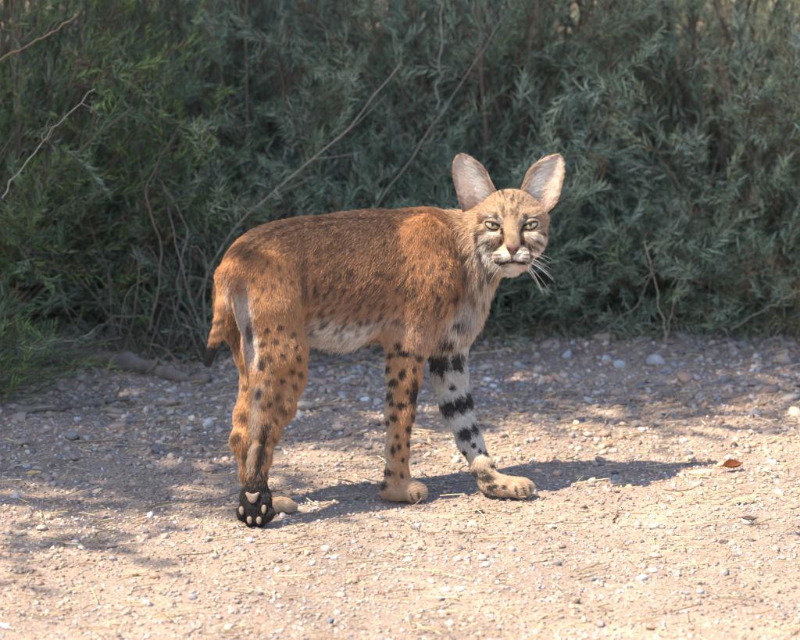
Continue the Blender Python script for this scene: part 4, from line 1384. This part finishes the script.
# ear fur: pale long hairs from the inner edge, short fringe on the rim, dark back
ER, ED, EN, EL, EC = [], [], [], [], []
for fv, fn, F, bv_, T, Sg, I, O, sgn in EAR_DATA:
    n, m = 26, 17
    # inside
    tri2 = np.concatenate([F[:, [0, 1, 2]], F[:, [0, 2, 3]]])
    area = np.linalg.norm(np.cross(fv[tri2[:, 1]] - fv[tri2[:, 0]], fv[tri2[:, 2]] - fv[tri2[:, 0]]), axis=1)
    P, Q = draw(fv, fn, tri2, area, 6500, rgf)
    up = norm(fv.reshape(n, m, 3)[-1].mean(0) - fv.reshape(n, m, 3)[0].mean(0))
    outw = HX * (-sgn)
    d = norm(up * .75 + outw * .55 + rgf.normal(0, .22, P.shape))
    d = norm(d - Q * (d * Q).sum(1, keepdims=True)) * .93 + Q * .36
    # colour by distance to the rim
    from_tree = np.argmin(((P[:, None] - fv[None, ::3]) ** 2).sum(-1), axis=1) * 3
    tt, ss = T[from_tree], Sg[from_tree]
    rimw = np.maximum(sm(.14, .0, tt), np.maximum(sm(.88, 1, tt), sm(.92, 1, ss)))
    inn = sm(.62, .15, tt) * sm(.9, .6, ss)
    c = mixc(np.broadcast_to(np.array((.88, .75, .66)), P.shape), np.array((.90, .86, .81)), inn * .95)
    c = mixc(c, np.array((.46, .33, .24)), rimw)
    dark = sm(.35, .05, ss) * sm(.35, .6, tt) * .5
    c = mixc(c, DARKB * 2, dark)
    streak = noise(np.stack([tt * 9, ss * 2.5, ss * 0], 1), 2.2, 71)
    c = c * (1 + .2 * streak[:, None])
    ER.append(P); ED.append(d); EN.append(Q); EL.append((.008 + .013 * inn) * rgf.uniform(.6, 1.2, len(P))); EC.append(c)
    # back
    P, Q = draw(bv_, -fn, tri2, area, 3600, rgf)
    d = norm(up + rgf.normal(0, .2, P.shape)); d = norm(d - Q * (d * Q).sum(1, keepdims=True)) * .95 + Q * .3
    ft = np.argmin(((P[:, None] - bv_[None, ::3]) ** 2).sum(-1), axis=1) * 3
    tt, ss = T[ft], Sg[ft]
    c = mixc(np.broadcast_to(BLACK * 2, P.shape), CREAM, sm(.25, .1, np.hypot(tt - .5, (ss - .5))))
    c = mixc(c, np.array((.40, .25, .15)), np.maximum(sm(.12, .0, tt), sm(.9, 1, tt)))
    ER.append(P); ED.append(d); EN.append(Q); EL.append(.005 * rgf.uniform(.6, 1.2, len(P))); EC.append(c)
ER, ED, EN, EL, EC = [np.concatenate(x) for x in (ER, ED, EN, EL, EC)]
EC = np.clip(EC * rgf.normal(1, .14, (len(EC), 1)), .005, .92)
strands('ear_fur', ER, ED, EN, EL, np.full(len(ER), .00026), EC, np.full(len(ER), .05), rgf, parent=bob)

# ---- eyes
sclera = plain_mat('eyeball', (.10, .075, .04), .2, .4, coat=.3)
iris_m, nt, b = new_mat('iris')
tcn = nt.nodes.new('ShaderNodeTexCoord')
nse = nt.nodes.new('ShaderNodeTexNoise'); nse.inputs['Scale'].default_value = 700; nse.inputs['Detail'].default_value = 3
nt.links.new(tcn.outputs['Object'], nse.inputs['Vector'])
crr = nt.nodes.new('ShaderNodeValToRGB')
crr.color_ramp.elements[0].position = .3; crr.color_ramp.elements[0].color = (.20, .145, .075, 1)
crr.color_ramp.elements[1].position = .7; crr.color_ramp.elements[1].color = (.38, .295, .175, 1)
nt.links.new(nse.outputs['Fac'], crr.inputs['Fac']); nt.links.new(crr.outputs['Color'], b.inputs['Base Color'])
b.inputs['Roughness'].default_value = .25; b.inputs['Coat Weight'].default_value = .7; b.inputs['Coat Roughness'].default_value = .02
pupil_m = plain_mat('pupil', (.008, .007, .006), .2, .3, coat=.2)
lid_m = plain_mat('eyelid', (.025, .016, .012), .45, .4)
def cap(Rr, ax, az, n=24, rings=6):
    """cap of a sphere facing +y(local viewer) with elliptic opening half widths ax, az"""
    V = [(0, Rr, 0)]
    for r in range(1, rings + 1):
        for k in range(n):
            a = 2 * math.pi * k / n
            x, z = ax * r / rings * math.cos(a), az * r / rings * math.sin(a)
            V.append((x, math.sqrt(max(Rr * Rr - x * x - z * z, 0)), z))
    F3 = [(0, 1 + k, 1 + (k + 1) % n) for k in range(n)]
    F4 = [(1 + r * n + k, 1 + (r + 1) * n + k, 1 + (r + 1) * n + (k + 1) % n, 1 + r * n + (k + 1) % n) for r in range(rings - 1) for k in range(n)]
    return np.array(V), [np.array(F3)[:, ::-1], np.array(F4)]
def to_head(V, c):     # local (x right, y viewer, z up) in px -> world
    return c + (V[:, :1] * HX + V[:, 1:2] * HF + V[:, 2:] * HZ) * PX
for ex, ez in EYES:
    s = -1 if ex < 0 else 1
    c = hp(ex, ez, 9.0)
    bm = bmesh.new(); bmesh.ops.create_uvsphere(bm, u_segments=28, v_segments=18, radius=9.2)
    V = np.array([q.co[:] for q in bm.verts]); fl = [[q.index for q in p.verts] for p in bm.faces]; bm.free()
    me = bpy.data.meshes.new('eye'); me.from_pydata([tuple(v) for v in to_head(V, c)], [], fl); me.materials.append(sclera)
    for p in me.polygons: p.use_smooth = True
    eye = obj('eye', me, bob)
    V, F = cap(9.35, 6.9, 6.9)
    obj('iris', mesh_from('iris', to_head(V, c), F, iris_m, True), eye)
    V, F = cap(9.5, 1.5, 1.8)
    V[:, 2] += .3
    obj('pupil', mesh_from('pupil', to_head(V, c), F, pupil_m, True), eye)
    # eyelids: a shell over the eyeball with an almond opening, dark along the rim
    n = 48; rows = []; cl = []
    ca, sa = math.cos(R(20 * s)), math.sin(R(20 * s))
    levels = ((0, 9.6), (.10, 9.85), (.27, 9.95), (.5, 10.05), (.75, 10.0), (1.0, 9.9), (1.08, 8.0))
    for f_, fr in levels:
        for k in range(n):
            a = 2 * math.pi * k / n
            x0 = math.cos(a); z0 = math.sin(a)
            hz = 1.1 if z0 > 0 else 3.7
            inn_ = np.array((x0 * 7.8, hz * z0 * (1 - .25 * x0 * x0)))
            out_ = np.array((x0 * 9.4, z0 * 8.6))
            q2 = inn_ * (1 - min(f_, 1)) + out_ * min(f_, 1)
            X_, Z_ = q2[0] * ca - q2[1] * sa, q2[0] * sa + q2[1] * ca
            Y_ = math.sqrt(max(fr * fr - X_ * X_ - Z_ * Z_, 2.0)) - (3.5 if f_ > 1 else 0)
            rows.append((X_, Y_, Z_))
            dk = 1.0 if f_ < .3 else 0.0
            if x0 * -s > .80: dk = max(dk, .9 if f_ < .6 else .3)
            lidc = BUFF * .6 if f_ > .7 else BUFF * .8
            cl.append(np.array((.014, .010, .009)) * dk + lidc * (1 - dk))
    V = np.array(rows)
    F = np.array([(r * n + k, (r + 1) * n + k, (r + 1) * n + (k + 1) % n, r * n + (k + 1) % n) for r in range(len(levels) - 1) for k in range(n)])
    LV = to_head(V, c)
    obj('eyelid', mesh_from('eyelid', LV, F, attr_mat('eyelid', .6, .3), True, np.array(cl)), eye)
    ln = vert_normals(LV, F)
    if (ln.mean(0) @ HF) < 0: ln = -ln
    Fs = F[2 * n:(len(levels) - 2) * n]
    tri3 = np.concatenate([Fs[:, [0, 1, 2]], Fs[:, [0, 2, 3]]])
    P3, Q3 = draw(LV, ln, tri3, np.ones(len(tri3)), 900, rgf)
    d3 = P3 - (c + HF * 9 * PX)
    d3 = norm(d3 - Q3 * (d3 * Q3).sum(1, keepdims=True)) * .9 + Q3 * .4 + rgf.normal(0, .15, P3.shape)
    up3 = ((P3 - c) @ HZ) > 0
    rr3 = np.abs((P3 - c) @ HZ) / PX
    c3 = mixc(np.broadcast_to(WHITE * .35 + BUFF * .5, P3.shape), BUFF * .75, sm(3.5, 5.5, rr3) * np.where(up3, 1, .3)) * rgf.normal(1, .25, (len(P3), 1))
    strands('eyelid_fur', P3, d3, Q3, rgf.uniform(.0025, .005, len(P3)), np.full(len(P3), .00022), np.clip(c3, .01, .9), np.zeros(len(P3)), rgf, parent=bob)

# ---- nose leather
nose_m = plain_mat('nose_leather', (.155, .075, .062), .5, .35, vary=.2, vscale=900)
n, m = 13, 13
V = []
for i in range(n):
    t = i / (n - 1)                                   # top to bottom
    hw = (6.9 - 5.0 * t ** 1.5) * (1 if t > .12 else .86)
    for j in range(m):
        x = (j / (m - 1) * 2 - 1)
        bulge = 4.6 * math.sqrt(max(0, 1 - .85 * x * x)) * (1 - .35 * (2 * t - .7) ** 2)
        nost = 2.0 * math.exp(-((abs(x) - .62) / .2) ** 2 - ((t - .52) / .16) ** 2)
        groove = .7 * math.exp(-(x / .12) ** 2) * (t > .45)
        V.append((1 + x * hw * 1.1, 37.5 + bulge - nost - groove - 1.5 * t * t, -17.4 - 10.2 * t))
V = np.array(V)
ii = np.arange(n * m).reshape(n, m)
F = np.stack([ii[:-1, :-1].ravel(), ii[1:, :-1].ravel(), ii[1:, 1:].ravel(), ii[:-1, 1:].ravel()], 1)
nose = obj('nose', mesh_from('nose', to_head(V, HO), F, nose_m, True), bob)
for s in (-1, 1):
    Vn, Fn = cap(2.0, 1.5, 1.0, 12, 3)
    Vn = Vn * np.array((1, .35, 1)) + np.array((1 + s * 3.7, 39.8, -23.0))
    obj('nostril', mesh_from('nostril', to_head(Vn, HO), Fn, plain_mat('nostril', (.02, .01, .008), .6)), nose)

# ---- mouth line: a thin dark lip
lip_m = plain_mat('lip', (.012, .008, .008), .5, .3)
vv, q = tube(to_head(np.array([(a, c, b_) for a, b_, c in MOUTH]) - np.array((0, 2.6, 0)), HO), np.array([.4, .8, .9, .8, .9, .8, .4]) * PX, 6)
obj('lip', mesh_from('lip', vv, q, lip_m, True), bob)

# ---- whiskers, one by one
wh_m = plain_mat('whisker', (.85, .82, .78), .35, .5)
rgw = np.random.default_rng(5)
for s in (-1, 1):
    for k in range(12 if s > 0 else 7):
        row = k % 4
        x0 = s * (8 + 2.2 * (k // 4)) + 1
        z0 = -25.5 - 3.0 * row
        f0 = 30 - .8 * (k // 4)
        L = rgw.uniform(20, 36) if s > 0 else rgw.uniform(12, 20)
        a = (.05 - .28 * row + rgw.normal(0, .12))
        d = np.array((s * math.cos(a), .25 + rgw.normal(0, .15), math.sin(a)))
        t = np.linspace(0, 1, 9)
        Pw = np.array((x0, f0, z0)) + np.outer(t * L, d) + np.outer(t ** 2 * L, np.array((0, -.25, -.30)))
        vv, q = tube(to_head(Pw, HO), np.linspace(.00025, .00009, 9), 5)
        obj('whisker', mesh_from('whisker', vv, q, wh_m, True), bob)

# ---- pads of the lifted hind paw
pad_m = plain_mat('paw_pad', (.225, .168, .13), .75, .3, vary=.15, vscale=400)
def pad(outline, u, v, name='paw_pad'):
    base = np.array(outline, float) * .84
    n = len(base)
    c = hit(u, v) - FWD * .0035
    V = []
    for r, h in ((1.0, -3.0), (1.0, -.2), (.82, .8), (.5, 1.3)):
        for p in base: V.append(c + (RIGHT * p[0] * r + UP * p[1] * r - FWD * h) * PX)
    V.append(c - FWD * 1.5 * PX)
    F4 = np.array([(r * n + k, r * n + (k + 1) % n, (r + 1) * n + (k + 1) % n, (r + 1) * n + k) for r in range(3) for k in range(n)])
    F3 = np.array([(3 * n + k, 3 * n + (k + 1) % n, 4 * n) for k in range(n)])
    obj(name, mesh_from(name, np.array(V), [F3, F4], pad_m, True), bob)
def oval(a, b_, tilt):
    th = np.linspace(0, 2 * math.pi, 16, endpoint=False)
    x, y = a * np.cos(th), b_ * np.sin(th) * (1 - .18 * np.sin(th))
    c, s = math.cos(R(tilt)), math.sin(R(tilt))
    return np.stack([x * c - y * s, x * s + y * c], 1)
pad([(-8.2, 4.2), (-7, 6), (-4.5, 5), (-2, 3.8), (2, 3.8), (4.5, 5), (7, 6), (8.2, 4.2), (6.5, .5), (5, -3.5), (3, -6.5), (0, -7.2), (-3, -6.5), (-5, -3.5), (-6.5, .5)], 252.5, 497)
for du, dv, a, b_, ti in ((-13, 12, 2.9, 5.2, 6), (-5, 21.5, 3.1, 4.6, 4), (4.5, 21.8, 3.1, 4.6, -4), (9.5, 10.5, 2.9, 5.4, -4)):
    pad(oval(a, b_, ti), 254.5 + du, 498 + dv, 'toe_pad')
